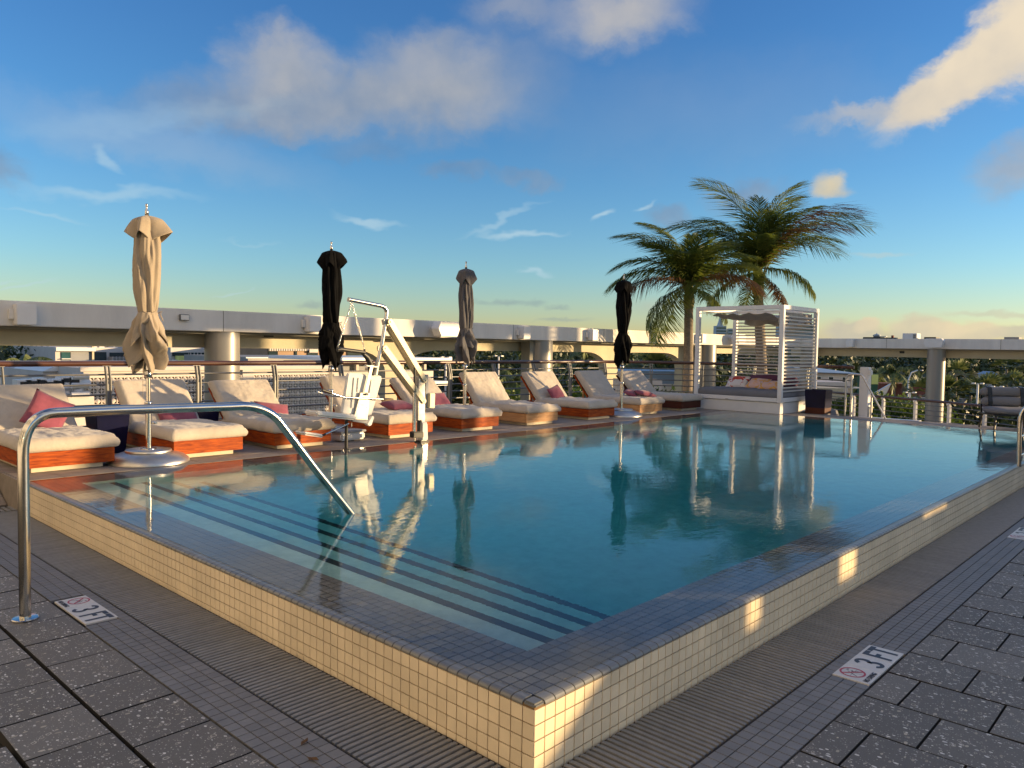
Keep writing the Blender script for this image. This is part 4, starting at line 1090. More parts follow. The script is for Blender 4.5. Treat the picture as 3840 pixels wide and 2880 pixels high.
MB().tube([lp(1075, 958, .20), lp(745, 943, .20), lp(620, 905, .20)], .0105, 10).build('armrest_tube', 'steel', t)
MB().tube([lp(1072, 958, -.05), lp(1068, 958, .20)], .011, 10).build('arm_cross', 'black', t)
MB().tube([lp(825, 1165), lp(825, 1200)], .006, 8).build('clamp_bolt', 'galv', t)
t = thing('lift_leg', 'thin black post at the pool edge below the lift seat', 'post', (3.135, 5.555, RZ - .004))
MB().tube([(0, 0, 0), (0, 0, .33)], .018, 14).build('post_tube', 'black', t)
MB().lathe([(.03, 0), (.03, .008), (.018, .012)], 16).build('post_foot', 'black', t)

# ------------------------------------------------------------------ cabana
CX0, CX1, CY0, CY1 = 11.86, 13.50, 4.44, 6.24
t = thing('cabana', 'white square cabana daybed with slatted sides, fabric roof and grey mattress', 'cabana', (CX0, CY0, RZ))
LX, LY = CX1 - CX0, CY1 - CY0
def cb(name, m, *a, bev=.004): return MB().box(*a).build(name, m, t, bevel=bev, seg=2)
cb('plinth', 'plaster_white', .03, LX - .03, .03, LY - .03, 0, .205)
cb('front_rail', 'white_metal', .0, .05, .082, LY - .082, .215, .292); cb('side_rail', 'white_metal', .082, LX - .082, .0, .05, .215, .292)
cb('back_rail', 'white_metal', LX - .05, LX, .082, LY - .082, .215, .292); cb('side_rail', 'white_metal', .082, LX - .082, LY - .05, LY, .215, .292)
cb('bed_panel', 'white_metal', .052, LX - .052, .052, LY - .052, .24, .285)
cb('name_tag', 'black', -.003, .0, 1.05, 1.11, .225, .232, bev=0)
for (x, y) in ((0, 0), (LX - .08, 0), (0, LY - .08), (LX - .08, LY - .08)): cb('post', 'white_metal', x, x + .08, y, y + .08, .206, 1.93)
cb('top_beam', 'white_metal', 0, LX, 0, .08, 1.932, 2.01); cb('top_beam', 'white_metal', 0, LX, LY - .08, LY, 1.932, 2.01)
cb('top_beam', 'white_metal', 0, .08, .082, LY - .082, 1.932, 2.01); cb('top_beam', 'white_metal', LX - .08, LX, .082, LY - .082, 1.932, 2.01)
k = 0; z = .40
while z < 1.86:
    cb('back_slat', 'slat_shade', LX - .055, LX - .035, .082, LY - .082, z, z + .027, bev=.001)
    cb('side_slat', 'slat_shade', .082, LX - .082, .030, .050, z, z + .027, bev=.001)
    z += .0665
cb('curtain_track', 'white_metal', .10, .115, .09, LY - .09, 1.885, 1.900, bev=0); cb('curtain_track', 'white_metal', LX - .13, LX - .115, .09, LY - .09, 1.885, 1.900, bev=0)
cb('curtain_track', 'white_metal', .09, LX - .09, .10, .115, 1.885, 1.900, bev=0)
link('mattress', cushion_mesh('mattress', 'mattress', LY - .12, LX - .10, .135, 77, .004, .03, nx=34, ny=30), t, (.045, LY / 2, .285), (0, 0, -PI / 2))
# sagging roof cloth, open over the far left third
vs = []; fs = []; nx_, ny_ = 30, 50
for j in range(ny_ + 1):
    for i in range(nx_ + 1):
        u = i / nx_; v = j / ny_
        x = .13 + u * (LX - .26); y = .13 + v * (LY - .42)
        sag = .055 * abs(sin(PI * 4.2 * v + .4)) * (.7 + .6 * u) + .05 * sin(PI * u)
        z = 1.885 - sag - .02 * noise.noise(Vector((x * 5, y * 7, 1)))
        if v < .10: z -= .12 * (.10 - v) / .10 * (1 + .4 * noise.noise(Vector((x * 9, 0, 3))))
        vs.append((x, y, z))
for j in range(ny_):
    for i in range(nx_): a = j * (nx_ + 1) + i; fs.append((a, a + 1, a + nx_ + 2, a + nx_ + 1))
mb = MB(); mb.add(vs, fs, True); mb.build('roof_cloth', 'cushion', t).modifiers.new('s', 'SOLIDIFY').thickness = .004
vs = []; fs = []
for j in range(41):
    v = j / 40; x = .14 + v * (LX - .3)
    for i in range(7):
        u = i / 6; vs.append((x, .13 + .05 * sin(v * 31) * u + .02, 1.89 - u * (.15 + .05 * sin(v * 13 + 1) + .03 * sin(v * 29))))
for j in range(40):
    for i in range(6): a = j * 7 + i; fs.append((a, a + 1, a + 8, a + 7))
mb = MB(); mb.add(vs, fs, True); mb.build('gathered_cloth', 'cushion', t).modifiers.new('s', 'SOLIDIFY').thickness = .004
vs = []; fs = []
for j in range(51):
    v = j / 50; y = .10 + v * (LY - .38)
    for i in range(5):
        u = i / 4; vs.append((LX - .10 + .02 * sin(v * 37) * u, y, 1.89 - u * (.20 + .02 * sin(v * 17))))
for j in range(50):
    for i in range(4): a = j * 5 + i; fs.append((a, a + 1, a + 6, a + 5))
mb = MB(); mb.add(vs, fs, True); mb.build('back_valance', 'cushion', t).modifiers.new('s', 'SOLIDIFY').thickness = .004

def flower_mat(name, c1, c2, c3, seed):
    m = bpy.data.materials.new(name); nt, b, o = nodes_of(m)
    tcn = N(nt, 'ShaderNodeTexCoord'); mp = N(nt, 'ShaderNodeMapping'); mp.inputs['Location'].default_value = (seed, seed, 0); nt.links.new(tcn.outputs['Object'], mp.inputs[0])
    nz = N(nt, 'ShaderNodeTexNoise'); nz.inputs['Scale'].default_value = 5; nz.inputs['Distortion'].default_value = 2.2; nz.inputs['Detail'].default_value = 2; nt.links.new(mp.outputs[0], nz.inputs['Vector'])
    n2 = N(nt, 'ShaderNodeTexNoise'); n2.inputs['Scale'].default_value = 3.1; nt.links.new(mp.outputs[0], n2.inputs['Vector'])
    a = mth(nt, 'GREATER_THAN', nz.outputs[0], .54); c = mixc(nt, a, c1, mixc(nt, n2.outputs[0], c2, c3)); nt.links.new(c, b.inputs['Base Color']); b.inputs['Roughness'].default_value = .9
    return m
M['floral'] = flower_mat('floral', (.66, .62, .60), (.40, .02, .03), (.60, .12, .05), 3)
M['floral_orange'] = flower_mat('floral_orange', (.62, .42, .36), (.75, .22, .05), (.62, .50, .10), 8)
zb = RZ + .285 + .14
pillow('white pillow with red flower print on the cabana bed', (12.75, 5.75, zb + .09), (radians(42), 0, radians(-84)), .46, .34, .15, 31, 'floral', 'floral_pillow', 'flower print pillows in the cabana')
pillow('pale orange flower print pillow in the middle of the cabana bed', (12.70, 5.30, zb + .08), (radians(32), 0, radians(-96)), .46, .34, .16, 32, 'floral_orange', 'floral_pillow', 'flower print pillows in the cabana')
pillow('coral print pillow nearest the cabana corner post', (12.55, 4.98, zb + .07), (radians(24), 0, radians(-76)), .42, .32, .14, 33, 'floral_orange', 'floral_pillow', 'flower print pillows in the cabana')
o = MB().tube([(13.28, 4.75, zb + .11), (13.29, 4.80, zb + .12), (13.3, 5.3, zb + .13), (13.3, 5.72, zb + .12), (13.29, 5.78, zb + .11)], [.06, .115, .125, .115, .06], 20).build('bolster', 'purple'); label(o, 'long dark purple bolster at the back of the cabana bed', 'bolster')

# ------------------------------------------------------------------ armless lounge chair by the far edge
t = thing('lounge_chair', 'grey armless lounge chair with two roll back cushions and black straps', 'chair', (12.24, .90, RZ), radians(-54))
# local x = width, local y = depth (back at +y)
for (x, y) in ((-.34, -.24), (.34, -.24), (-.32, .26), (.32, .26)):
    MB().bar((x * .96, y * .95, .225), (x * 1.04, y * 1.05, 0), .028, .022).build('leg', 'black', t)
MB().box(-.36, .36, -.26, .28, .220, .240).build('seat_frame', 'black', t, bevel=.003)
def roll(name, x0, x1, yc, zc, ry, rz_, rotx=0):
    n = 20; m_ = 14; vs = []; fs = []
    for i in range(m_ + 1):
        u = i / m_; e = (1 - (2 * u - 1) ** 8) ** .35 if 0 < u < 1 else .45
        e = max(e, .5)
        for k in range(n):
            a = 2 * PI * k / n; ca, sa = cos(a), sin(a)
            px_ = (abs(ca) ** .75) * (1 if ca > 0 else -1); pz_ = (abs(sa) ** .75) * (1 if sa > 0 else -1)
            wv = 1 + .03 * noise.noise(Vector((u * 5, ca, sa + zc * 7)))
            vs.append((x0 + (x1 - x0) * u, yc + ry * px_ * e * wv, zc + rz_ * pz_ * e * wv + .008 * sin(PI * u) * (1 if rotx else -1)))
    for i in range(m_):
        for k in range(n): fs.append((i * n + k, i * n + (k + 1) % n, (i + 1) * n + (k + 1) % n, (i + 1) * n + k))
    fs += [tuple(reversed(range(n))), tuple(m_ * n + k for k in range(n))]
    mb = MB(); mb.add(vs, fs, True); me = mb.mesh(name, 'chair_fabric'); bm = bmesh.new(); bm.from_mesh(me); bmesh.ops.recalc_face_normals(bm, faces=bm.faces); bm.to_mesh(me); bm.free(); return link(name, me, t)
roll('seat_cushion', -.355, .355, 0.0, .292, .30, .062)
roll('back_roll', -.33, .33, .24, .415, .085, .078, 1); roll('back_roll', -.34, .34, .27, .565, .080, .075, 1)
for x in (-.24, .24):
    MB().add([(x - .03, .140, .33), (x + .03, .140, .33), (x + .03, .138, .42), (x - .03, .138, .42), (x + .03, .165, .49), (x - .03, .165, .49), (x + .03, .172, .57), (x - .03, .172, .57), (x + .03, .19, .645), (x - .03, .19, .645), (x + .03, .30, .662), (x - .03, .30, .662)],
             [(0, 1, 2, 3), (3, 2, 4, 5), (5, 4, 6, 7), (7, 6, 8, 9), (9, 8, 10, 11)]).build('strap', 'black', t).modifiers.new('s', 'SOLIDIFY').thickness = .012
MB().bar((-.30, .30, .23), (-.30, .34, .60), .02, .02).bar((.30, .30, .23), (.30, .34, .60), .02, .02).build('back_frame', 'black', t)

# ------------------------------------------------------------------ upper guard railing, curving round the far left corner
def railing(lab, path, post_at, base_z, top_z, levels, r_top=.033, r_rail=.0115, inward=1, wide=.055):
    t = thing('guard_railing', lab, 'railing', (path[0][0], path[0][1], base_z)); O = Vector((path[0][0], path[0][1], base_z))
    def smooth(pts, n=6):
        out = []
        P_ = [Vector((p[0], p[1], 0)) for p in pts]
        for i in range(len(P_) - 1):
            a = P_[max(i - 1, 0)]; b_ = P_[i]; c_ = P_[i + 1]; d = P_[min(i + 2, len(P_) - 1)]
            for k in range(n):
                f = k / n; out.append(.5 * ((2 * b_) + (-a + c_) * f + (2 * a - 5 * b_ + 4 * c_ - d) * f * f + (-a + 3 * b_ - 3 * c_ + d) * f ** 3))
        out.append(P_[-1]); return out
    sp = smooth(path); 
    cum = [0]
    for i in range(1, len(sp)): cum.append(cum[-1] + (sp[i] - sp[i - 1]).length)
    def pos(s_):
        for i in range(1, len(sp)):
            if cum[i] >= s_ or i == len(sp) - 1:
                f = (s_ - cum[i - 1]) / max(1e-6, cum[i] - cum[i - 1]); return sp[i - 1].lerp(sp[i], min(1, f)), (sp[i] - sp[i - 1]).normalized()
    MB().tube([(p.x - O.x, p.y - O.y, top_z - base_z) for p in sp], r_top, 14).build('handrail', 'dark_wood_rail', t)
    for lv in levels:
        MB().tube([(p.x - O.x, p.y - O.y, lv - base_z) for p in sp], r_rail, 8).build('rail', 'rail_metal', t)
    s_ = post_at[0]
    while s_ < cum[-1] - .05:
        p, d = pos(s_); n_ = Vector((d.y, -d.x, 0)) * inward
        a = math.atan2(d.y, d.x)
        po = link('post', POST(top_z - base_z, inward, wide), t, (p.x - O.x, p.y - O.y, 0), (0, 0, a))
        s_ += post_at[1]
    return t
_pc = {}
def POST(h, inward, wide):
    if h < .96 - .0001 and wide < .054:
        if 'low' not in _pc: _pc['low'] = MB().box(-.028, .028, -.05, .0, 0, h - .05).box(-.028, .028, -.07, -.02, h - .0495, h - .01).mesh('post', 'white_metal', .003)
        return _pc['low']
    k = (round(h, 3), inward, wide)
    if k in _pc: return _pc[k]
    b = MB(); s_ = -inward
    # flat plate, kinked at the top towards the handrail
    for (w0, w1) in ((-wide / 2, -wide / 2 + .012), (wide / 2 - .012, wide / 2)):
        pr = [(.045 * s_, 0), (.10 * s_, 0), (.10 * s_, h - .20), (.055 * s_, h - .03), (.0, h - .03), (.0, h - .05), (.045 * s_, h - .21)]
        n = len(pr); b.add([(w0, y, z) for y, z in pr] + [(w1, y, z) for y, z in pr], [tuple(range(n)), tuple(reversed(range(n, 2 * n)))] + [((i + 1) % n, i, n + i, n + (i + 1) % n) for i in range(n)])
    b.box(-wide / 2 + .0125, wide / 2 - .0125, min(.06 * s_, .085 * s_), max(.06 * s_, .085 * s_), 0, h - .25)
    b.box(-.05, .05, -.02, .02, h - .032, h - .012)
    me = b.mesh('post', 'rail_post'); bm = bmesh.new(); bm.from_mesh(me); bmesh.ops.recalc_face_normals(bm, faces=bm.faces); bm.to_mesh(me); bm.free(); _pc[k] = me; return me
lv = [.985, .86, .735, .61, .485, .36]
railing('long guard railing with dark round handrail behind the row of loungers', [(-3.0, 8.5), (0, 8.5), (3, 8.5), (6, 8.5), (9, 8.5), (10.9, 8.5), (11.9, 8.38), (12.7, 7.85), (13.25, 7.05), (13.55, 6.1), (13.62, 5.2), (13.64, 4.4), (13.64, 3.78)],
        (.17, 1.125), RZ, 1.12, lv)
railing('lower guard railing with lit posts beyond the far end of the pool', [(16.6, 6.0), (16.0, 5.2), (15.3, 4.1), (14.9, 3.3), (14.3, 2.3), (13.9, 1.7), (13.3, .9), (12.9, .2), (12.6, -.6)],
        (.35, .82), -.45, .50, [.41, .315, .22, .125, .03, -.065, -.16], r_top=.026, r_rail=.008, wide=.05)

# far end stairs: rails, white lift post and white platform
t = thing('stair_rail', 'grey steel stair handrail at the far end of the pool', 'handrail', (12.70, 3.59, RZ))
MB().tube([(0, 0, 0), (0, 0, .66)] + arc((0, 0, .68), (0, -.02, .76), (.0, -.10, .76), 5) + [(0, -.22, .76)] + arc((0, -.24, .76), (0, -.28, .755), (0, -.31, .70), 4) + [(0, -.72, -.03), (0, -.90, -.34)], .0165, 12).build('rail_tube', 'brushed', t)
MB().tube([(.04, -.09, -.02), (.04, -.09, .74)], .022, 10).build('rail_post', 'brushed', t)
MB().tube([(0, -.46, -.15), (0, -.46, .40)], .017, 10).build('rail_post', 'brushed', t)
t = thing('white_post', 'square white post with bracket beside the far stair rail', 'post', (14.05, 3.70, -.45))
MB().box(-.085, .085, -.085, .085, 0, 1.575).build('post_body', 'white_metal', t, bevel=.01)
MB().box(-.10, .02, -.13, -.087, 1.42, 1.52).build('bracket', 'white_metal', t, bevel=.01)
MB().box(-.075, .02, -.10, -.087, .60, .80).build('socket_box', 'galv', t, bevel=.004)
t = thing('white_platform', 'low white step platform behind the far stair rail', 'platform', (13.6, 3.3, -.45))
MB().box(-.35, .45, -.65, .45, 0, .60).build('platform_body', 'plaster_white', t, bevel=.01)
t = thing('covered_cushion', 'grey covered lounge cushion beyond the navy planter', 'cushion', (13.6, 4.4, -.05))
link('cushion_body', cushion_mesh('cushion_body', 'chair_fabric', .55, .5, .2, 4), t, (0, -.25, .12)); MB().box(-.25, .25, -.25, .25, -.3, .11).build('cushion_base', 'black', t)
t = thing('lower_terrace', 'lower terrace floor beyond the end of the pool', 'terrace', (0, 0, 0)); 
MB().box(12.64, 16.9, -6, 8.3, -.62, -.452).build('terrace_floor', 'paver_pale', t)

# ------------------------------------------------------------------ roof-edge beams on round columns
def beam_left():
    t = thing('roof_beam', 'long white fascia beam running behind the loungers, with arched web below', 'beam', (-20, 14.4, 1.64))
    L = 36.5 + 20
    MB().box(0, L, 0, .30, 0, .45).build('fascia', 'stucco', t, bevel=.01)
    for k in range(12): MB().box(3.1 + k * 4.6, 3.118 + k * 4.6, -.0025, -.0005, .004, .446).build('joint', 'stucco_shade', t)
    MB().box(0, L, .302, 1.9, .22, .27).build('deck_slab', 'stucco_shade', t)
    MB().box(0, L, .302, .70, -.055, .20).build('soffit', 'stucco_shade', t)
    # arched web: profile in x-z
    Y0, Y1 = .80, 1.15; zt, zb = -.02, -.36
    def X(x): return x + 20
    poly = [(0, .20), (0, zb)]
    def archleg(xa, xb, xc, xd, zlow=-3.2):
        """beam soffit curves down into a leg between xb and xc"""
        out = []
        for k in range(8): 
            a = PI / 2 * k / 7; out.append((X(xa) + (xb - xa) * sin(a), zb - .62 * (1 - cos(a))))
        out += [(X(xb), zlow), (X(xc), zlow)]
        for k in range(8):
            a = PI / 2 * (1 - k / 7); out.append((X(xd) - (xd - xc) * sin(a), zb - .62 * (1 - cos(a))))
        return out
    segs = [(10.0, 11.1, 11.6, 13.1), (20.0, 21.2, 21.9, 22.9), (25.1, 26.5, 27.0, 28.0)]
    pieces = []
    xs_ = -20
    for (a, b_, c_, d) in segs:
        bx_ = MB(); bx_.box(X(xs_), X(a), Y0, Y1, zb, .20); bx_.build('web', 'web_shade', t)
        pr = archleg(a, b_, c_, d); pr = [(X(a), .20)] + pr + [(X(d), .20)]
        n = len(pr); vs = [(x, Y0, z) for x, z in pr] + [(x, Y1, z) for x, z in pr]
        bm = bmesh.new(); V = [bm.verts.new(v) for v in vs]
        bm.faces.new(V[:n]); bm.faces.new(list(reversed(V[n:])))
        for i in range(n): bm.faces.new((V[(i + 1) % n], V[i], V[n + i], V[n + (i + 1) % n]))
        bmesh.ops.recalc_face_normals(bm, faces=bm.faces); bmesh.ops.triangulate(bm, faces=[f for f in bm.faces if len(f.verts) > 4])
        me = bpy.data.meshes.new('arched_leg'); bm.to_mesh(me); bm.free(); me.materials.append(M['web_shade']); link('arched_leg', me, t)
        xs_ = d
    MB().box(X(xs_), X(36.5), Y0, Y1, zb, .20).build('web', 'web_shade', t)
    for x in (7.55,): MB().box(X(x - .1), X(x + .1), .60, .701, -.09, -.03).build('vent', 'black', t)
beam_left()
t = thing('roof_beam', 'white fascia beam in shade crossing beyond the end of the pool', 'beam', (36.5, -25, 1.64))
MB().box(0, .30, 0, 39.4, 0, .45).build('fascia', 'stucco', t, bevel=.01)
MB().box(.302, .70, 0, 39.4, -.055, .20).build('soffit', 'stucco_shade', t)
for k in range(8): MB().box(-.0025, -.0005, 3.1 + k * 4.6, 3.118 + k * 4.6, .004, .446).build('joint', 'stucco_shade', t)
MB().box(.80, 1.15, 0, 40.2, -.40, .20).build('web', 'web_shade', t)
MB().box(.302, 1.9, 0, 39.4, .22, .27).build('deck_slab', 'stucco_shade', t)
MB().box(.765, .799, 34.75, 34.95, -.22, -.12).build('vent', 'black', t)
def column(lab, x, y, r, pil=None):
    t = thing('column', lab, 'column', (x, y, -3.0), 0, 'round columns under the roof beams')
    MB().lathe([(r, 0), (r, 4.63)], 40).build('shaft', 'column_grey', t)
    if pil: MB().box(pil[0], pil[1], -.12, .25, 0, 4.6).build('pilaster', 'stucco_shade', t)
column('round grey column under the left part of the white beam', 6.27, 14.78, .37)
column('round column behind the seventh lounger under the lit beam', 16.98, 14.78, .42, (-.62, -.30))
column('round column seen left of the cabana post', 27.65, 14.78, .46, (-.95, -.30))
column('round grey column right of the stairs, with a strip of sun', 36.45 + .35, 8.25, .375)
column('round column mostly hidden behind the right slats of the cabana', 36.45 + .35, 14.1, .375)

def wall_light(lab, loc, rz, flip=1):
    t = thing('wall_light', lab, 'wall light', loc, rz, 'white box lights on the fascia beams')
    MB().box(-.16, .16, -.26, -.02, -.20, .17).build('light_body', 'white_metal', t, bevel=.012)
    MB().box(-.23 * 1, -.162, -.10, 0.0, -.10, .08).build('bracket', 'white_metal', t, bevel=.004)
wall_light('boxy white light near the left end of the beam', (2.32, 14.4, 1.86), 0)
wall_light('boxy white light left of the left black parasol', (8.24, 14.4, 1.89), 0)
wall_light('boxy white light above the seventh lounger', (15.65, 14.4, 1.87), 0)
wall_light('boxy white light left of the right black parasol', (19.1, 14.4, 1.88), 0)
wall_light('flat white light box just right of the cabana front post', (26.4, 14.4, 1.90), 0)
wall_light('boxy white light on the shaded beam right of the cabana', (36.5, 11.9, 1.89), -PI / 2)
def speaker(lab, loc, rz):
    t = thing('loudspeaker', lab, 'loudspeaker', loc, rz, 'white outdoor loudspeakers on the beams')
    pr = [(-.30, -.0), (-.22, .20), (.42, .20), (.50, .10), (.44, -.20), (-.20, -.20)]
    n = len(pr); b = MB(); b.add([(x, -.50, z) for x, z in pr] + [(x, -.20, z) for x, z in pr], [tuple(range(n)), tuple(reversed(range(n, 2 * n)))] + [((i + 1) % n, i, n + i, n + (i + 1) % n) for i in range(n)])
    me = b.mesh('speaker_body', 'white_metal', .012); bm = bmesh.new(); bm.from_mesh(me); bmesh.ops.recalc_face_normals(bm, faces=bm.faces); bm.to_mesh(me); bm.free(); link('speaker_body', me, t, None, (radians(0), 0, 0))
    MB().tube([(-.10, 0, .03), (-.10, -.22, .03)], .05, 12).build('bracket', 'white_metal', t)
    MB().lathe([(.09, 0), (.09, .02)], 20).build('wall_plate', 'white_metal', t, (-.10, 0, .03), (PI / 2, 0, 0))
speaker('white wedge loudspeaker on the lit beam right of the pool lift', (12.15, 14.4, 1.87), 0)
speaker('white loudspeaker on the beam just left of the cabana slats', (29.1, 14.4, 1.92), 0)
speaker('white loudspeaker on the shaded beam above the right column', (36.5, 8.3, 1.90), -PI / 2)
t = thing('emergency_plate', 'small rectangular floodlight on the beam right of the beige parasol', 'floodlight', (5.24, 14.4, 1.91))
MB().box(-.10, .10, -.07, -.005, -.065, .065).build('lamp_housing', 'rail_metal', t, bevel=.008); MB().box(-.085, .085, -.078, -.071, -.05, .05).build('lamp_glass', 'car_white', t)
for lab, y0, y1, h, m in (('dark flat rooftop unit left of the white one', 10.68, 11.65, .09, 'black'), ('dark rooftop unit with a small chimney', 10.15, 10.62, .07, 'black'), ('white louvred rooftop air conditioning unit', 9.24, 9.86, .27, 'white_metal'), ('dark rooftop unit above the right column', 8.43, 8.93, .10, 'black'), ('low grey rooftop unit near the right edge', 5.2, 5.75, .11, 'grey_wall')):
    t = thing('rooftop_unit', lab, 'rooftop unit', (37.6, (y0 + y1) / 2, 1.91)); w_ = (y1 - y0) / 2
    MB().box(-.3, .3, -w_, w_, 0, .18 + h).build('unit_body', m, t, bevel=.01)
    if h > .2:
        for k in range(4): MB().box(-.31, -.302, -w_ + .03, -w_ + .16, .22 + k * .05, .25 + k * .05).build('louvre', 'black', t)
    if h == .07: MB().box(-.05, .05, -.05, .05, .18 + h, .36).build('chimney', 'rust_roof', t)
t = thing('rooftop_dome', 'small pale domed cupola on the skyline left of the rooftop units', 'cupola', (37.9, 11.2, 1.91))
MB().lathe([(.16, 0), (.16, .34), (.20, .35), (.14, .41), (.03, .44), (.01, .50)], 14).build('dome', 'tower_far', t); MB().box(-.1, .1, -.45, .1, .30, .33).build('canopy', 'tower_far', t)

# ------------------------------------------------------------------ palms
def frond_mesh(name, L, droop, seed, m, width=.74, n=34, lw=.040, up=.9, hang=.5):
    """feather frond along +x from the origin; rachis arches, leaflets hang"""
    r_ = random.Random(seed); mb = MB(); pts = []
    for i in range(n + 1):
        s_ = i / n; x = L * (s_ - .10 * droop * s_ ** 3); z = L * (up * .35 * s_ - droop * .55 * s_ ** 2.3); y = .04 * L * sin(s_ * 3 + seed)
        pts.append(Vector((x, y * s_, z)))
    mb.tube(pts, [.022 * (1 - .85 * i / n) + .003 for i in range(n + 1)], 5)
    for i in range(4, n * 3):
        s_ = i / (n * 3); k = min(n - 1, int(s_ * n)); f = s_ * n - k; p = pts[k].lerp(pts[k + 1], f); t_ = (pts[k + 1] - pts[k]).normalized()
        side_v = t_.cross(Vector((0, 0, 1))).normalized(); up_v = side_v.cross(t_).normalized()
        ll = width * L * .55 * (sin(PI * (.12 + .85 * s_)) ** .7) * r_.uniform(.85, 1.1)
        for sd_ in (1, -1):
            fw = .45 + .5 * s_
            d = (side_v * sd_ * r_.uniform(.75, 1.0) + t_ * fw * r_.uniform(.8, 1.2) + up_v * r_.uniform(.05, .30)).normalized()
            a = p; mid = p + d * ll * .5 + Vector((0, 0, -.08 * ll * hang)); end = p + d * ll * .92 + Vector((0, 0, -ll * hang * r_.uniform(.35, .75)))
            wv = t_ * lw * .5
            w2 = wv * .9
            mb.add([a - wv * .5, a + wv * .5, mid + w2, end, mid - w2], [(0, 1, 2, 4), (4, 2, 3)])
    return mb.mesh(name, m)
def palm(lab, base, top, trunk_r, fronds, seed, shaft=.9, S_=1.0):
    t = thing('palm_tree', lab, 'palm tree', base); B = Vector(base); T_ = Vector(top) - B
    r_ = random.Random(seed); pts = []; rs = []
    n = 26
    for i in range(n + 1):
        f = i / n; p = T_ * f; p.x += .12 * sin(f * 2.2) * (1 - f) * 3; pts.append(p); rs.append(trunk_r * (1.15 - .25 * f) * (1 + .05 * (i % 2)))
    MB().tube(pts, rs, 18, smooth=False).build('trunk', 'trunk', t)
    MB().tube([T_ * 1.0 - Vector((0, 0, .25)), T_, T_ + Vector((.02, 0, shaft * .5)), T_ + Vector((.03, 0, shaft))], [trunk_r * .95, trunk_r * 1.25, trunk_r * .85, trunk_r * .4], 14).build('crownshaft', 'crownshaft', t)
    for i in range(7):
        a = r_.uniform(0, 2 * PI); MB().bar(T_ + Vector((cos(a) * .1, sin(a) * .1, .1 + r_.random() * .2)), T_ + Vector((cos(a) * .45, sin(a) * .45, shaft * .9)), .05, .02).build('leaf_base', 'crownshaft', t)
    C = T_ + Vector((0, 0, shaft * .62))
    for i, (azr, elev, L, droop, m) in enumerate(fronds):
        # azimuth is measured from camera right, towards the viewer negative
        a = math.atan2(RX.y, RX.x) + radians(azr)
        me = frond_mesh('frond', L * S_, droop, seed * 100 + i, m, hang=.75 + .25 * (elev < 20))
        link('frond', me, t, C + Vector((0, 0, r_.uniform(-.12, .08))), Euler((0, -radians(elev), a)))
    return t
G_, B_ = 'palm_leaf', 'palm_brown'
def ground_of(p, z): return (p.x, p.y, z)
d1 = 27.0
p1t = at(1488 * K, 652 * K, d1); p1b = at(1479 * K, 800 * K, d1)
palm('shorter coconut palm left of the cabana with drooping dark fronds', (p1b.x, p1b.y, -2.6), tuple(p1t), .165,
     [(180, 52, 3.3, 1.15, G_), (168, 66, 3.0, 1.0, G_), (150, 60, 2.6, 1.1, G_), (196, 30, 3.1, 1.15, G_), (205, 5, 2.9, 1.0, B_), (182, 14, 3.0, 1.1, G_), (215, 48, 2.7, 1.1, G_),
      (10, 30, 2.9, 1.1, G_), (350, 8, 2.7, 1.0, B_), (330, 42, 2.6, 1.1, G_), (25, 56, 2.6, 1.0, G_), (60, 60, 2.4, 1.0, G_), (80, 84, 1.9, .3, G_), (250, 40, 2.4, 1.1, G_), (290, 50, 2.4, 1.1, G_), (270, 0, 2.3, 1.0, G_), (195, -40, 2.4, .8, G_), (208, -58, 2.6, .5, G_), (100, 45, 2.4, 1.1, G_), (45, 20, 2.6, 1.0, B_), (340, -38, 1.9, .7, G_), (275, 66, 2.2, 1.0, G_)], 5, .90)
d2 = 29.0
p2t = at(1637 * K, 622 * K, d2); p2b = at(1652 * K, 800 * K, d2)
palm('taller coconut palm behind the cabana, one long frond turned brown', (p2b.x, p2b.y, -2.6), tuple(p2t), .19,
     [(176, 68, 4.3, .95, G_), (172, 40, 4.1, 1.0, G_), (150, 55, 3.4, 1.0, G_), (12, 72, 3.9, .75, G_), (20, 66, 3.6, .8, G_), (95, 80, 2.7, .35, G_), (5, 55, 3.5, .8, G_), (30, 50, 3.0, 1.0, G_),
      (2, 50, 4.7, 1.2, B_), (354, 42, 4.6, 1.2, G_), (340, 46, 3.7, 1.2, B_), (18, 30, 4.0, 1.1, G_), (325, 35, 3.2, 1.15, G_), (190, 25, 3.2, 1.1, G_), (205, 42, 3.2, 1.1, G_), (250, 45, 2.6, 1.1, G_), (215, 0, 2.8, 1.0, G_), (170, 5, 2.9, 1.0, G_), (110, 45, 2.6, 1.0, G_), (345, -15, 2.4, .9, G_), (180, -30, 2.5, .8, G_), (262, 70, 2.5, 1.0, G_), (300, 64, 2.5, .9, G_), (355, -55, 1.8, .4, B_), (235, -50, 2.2, .5, G_)], 9, 1.1)

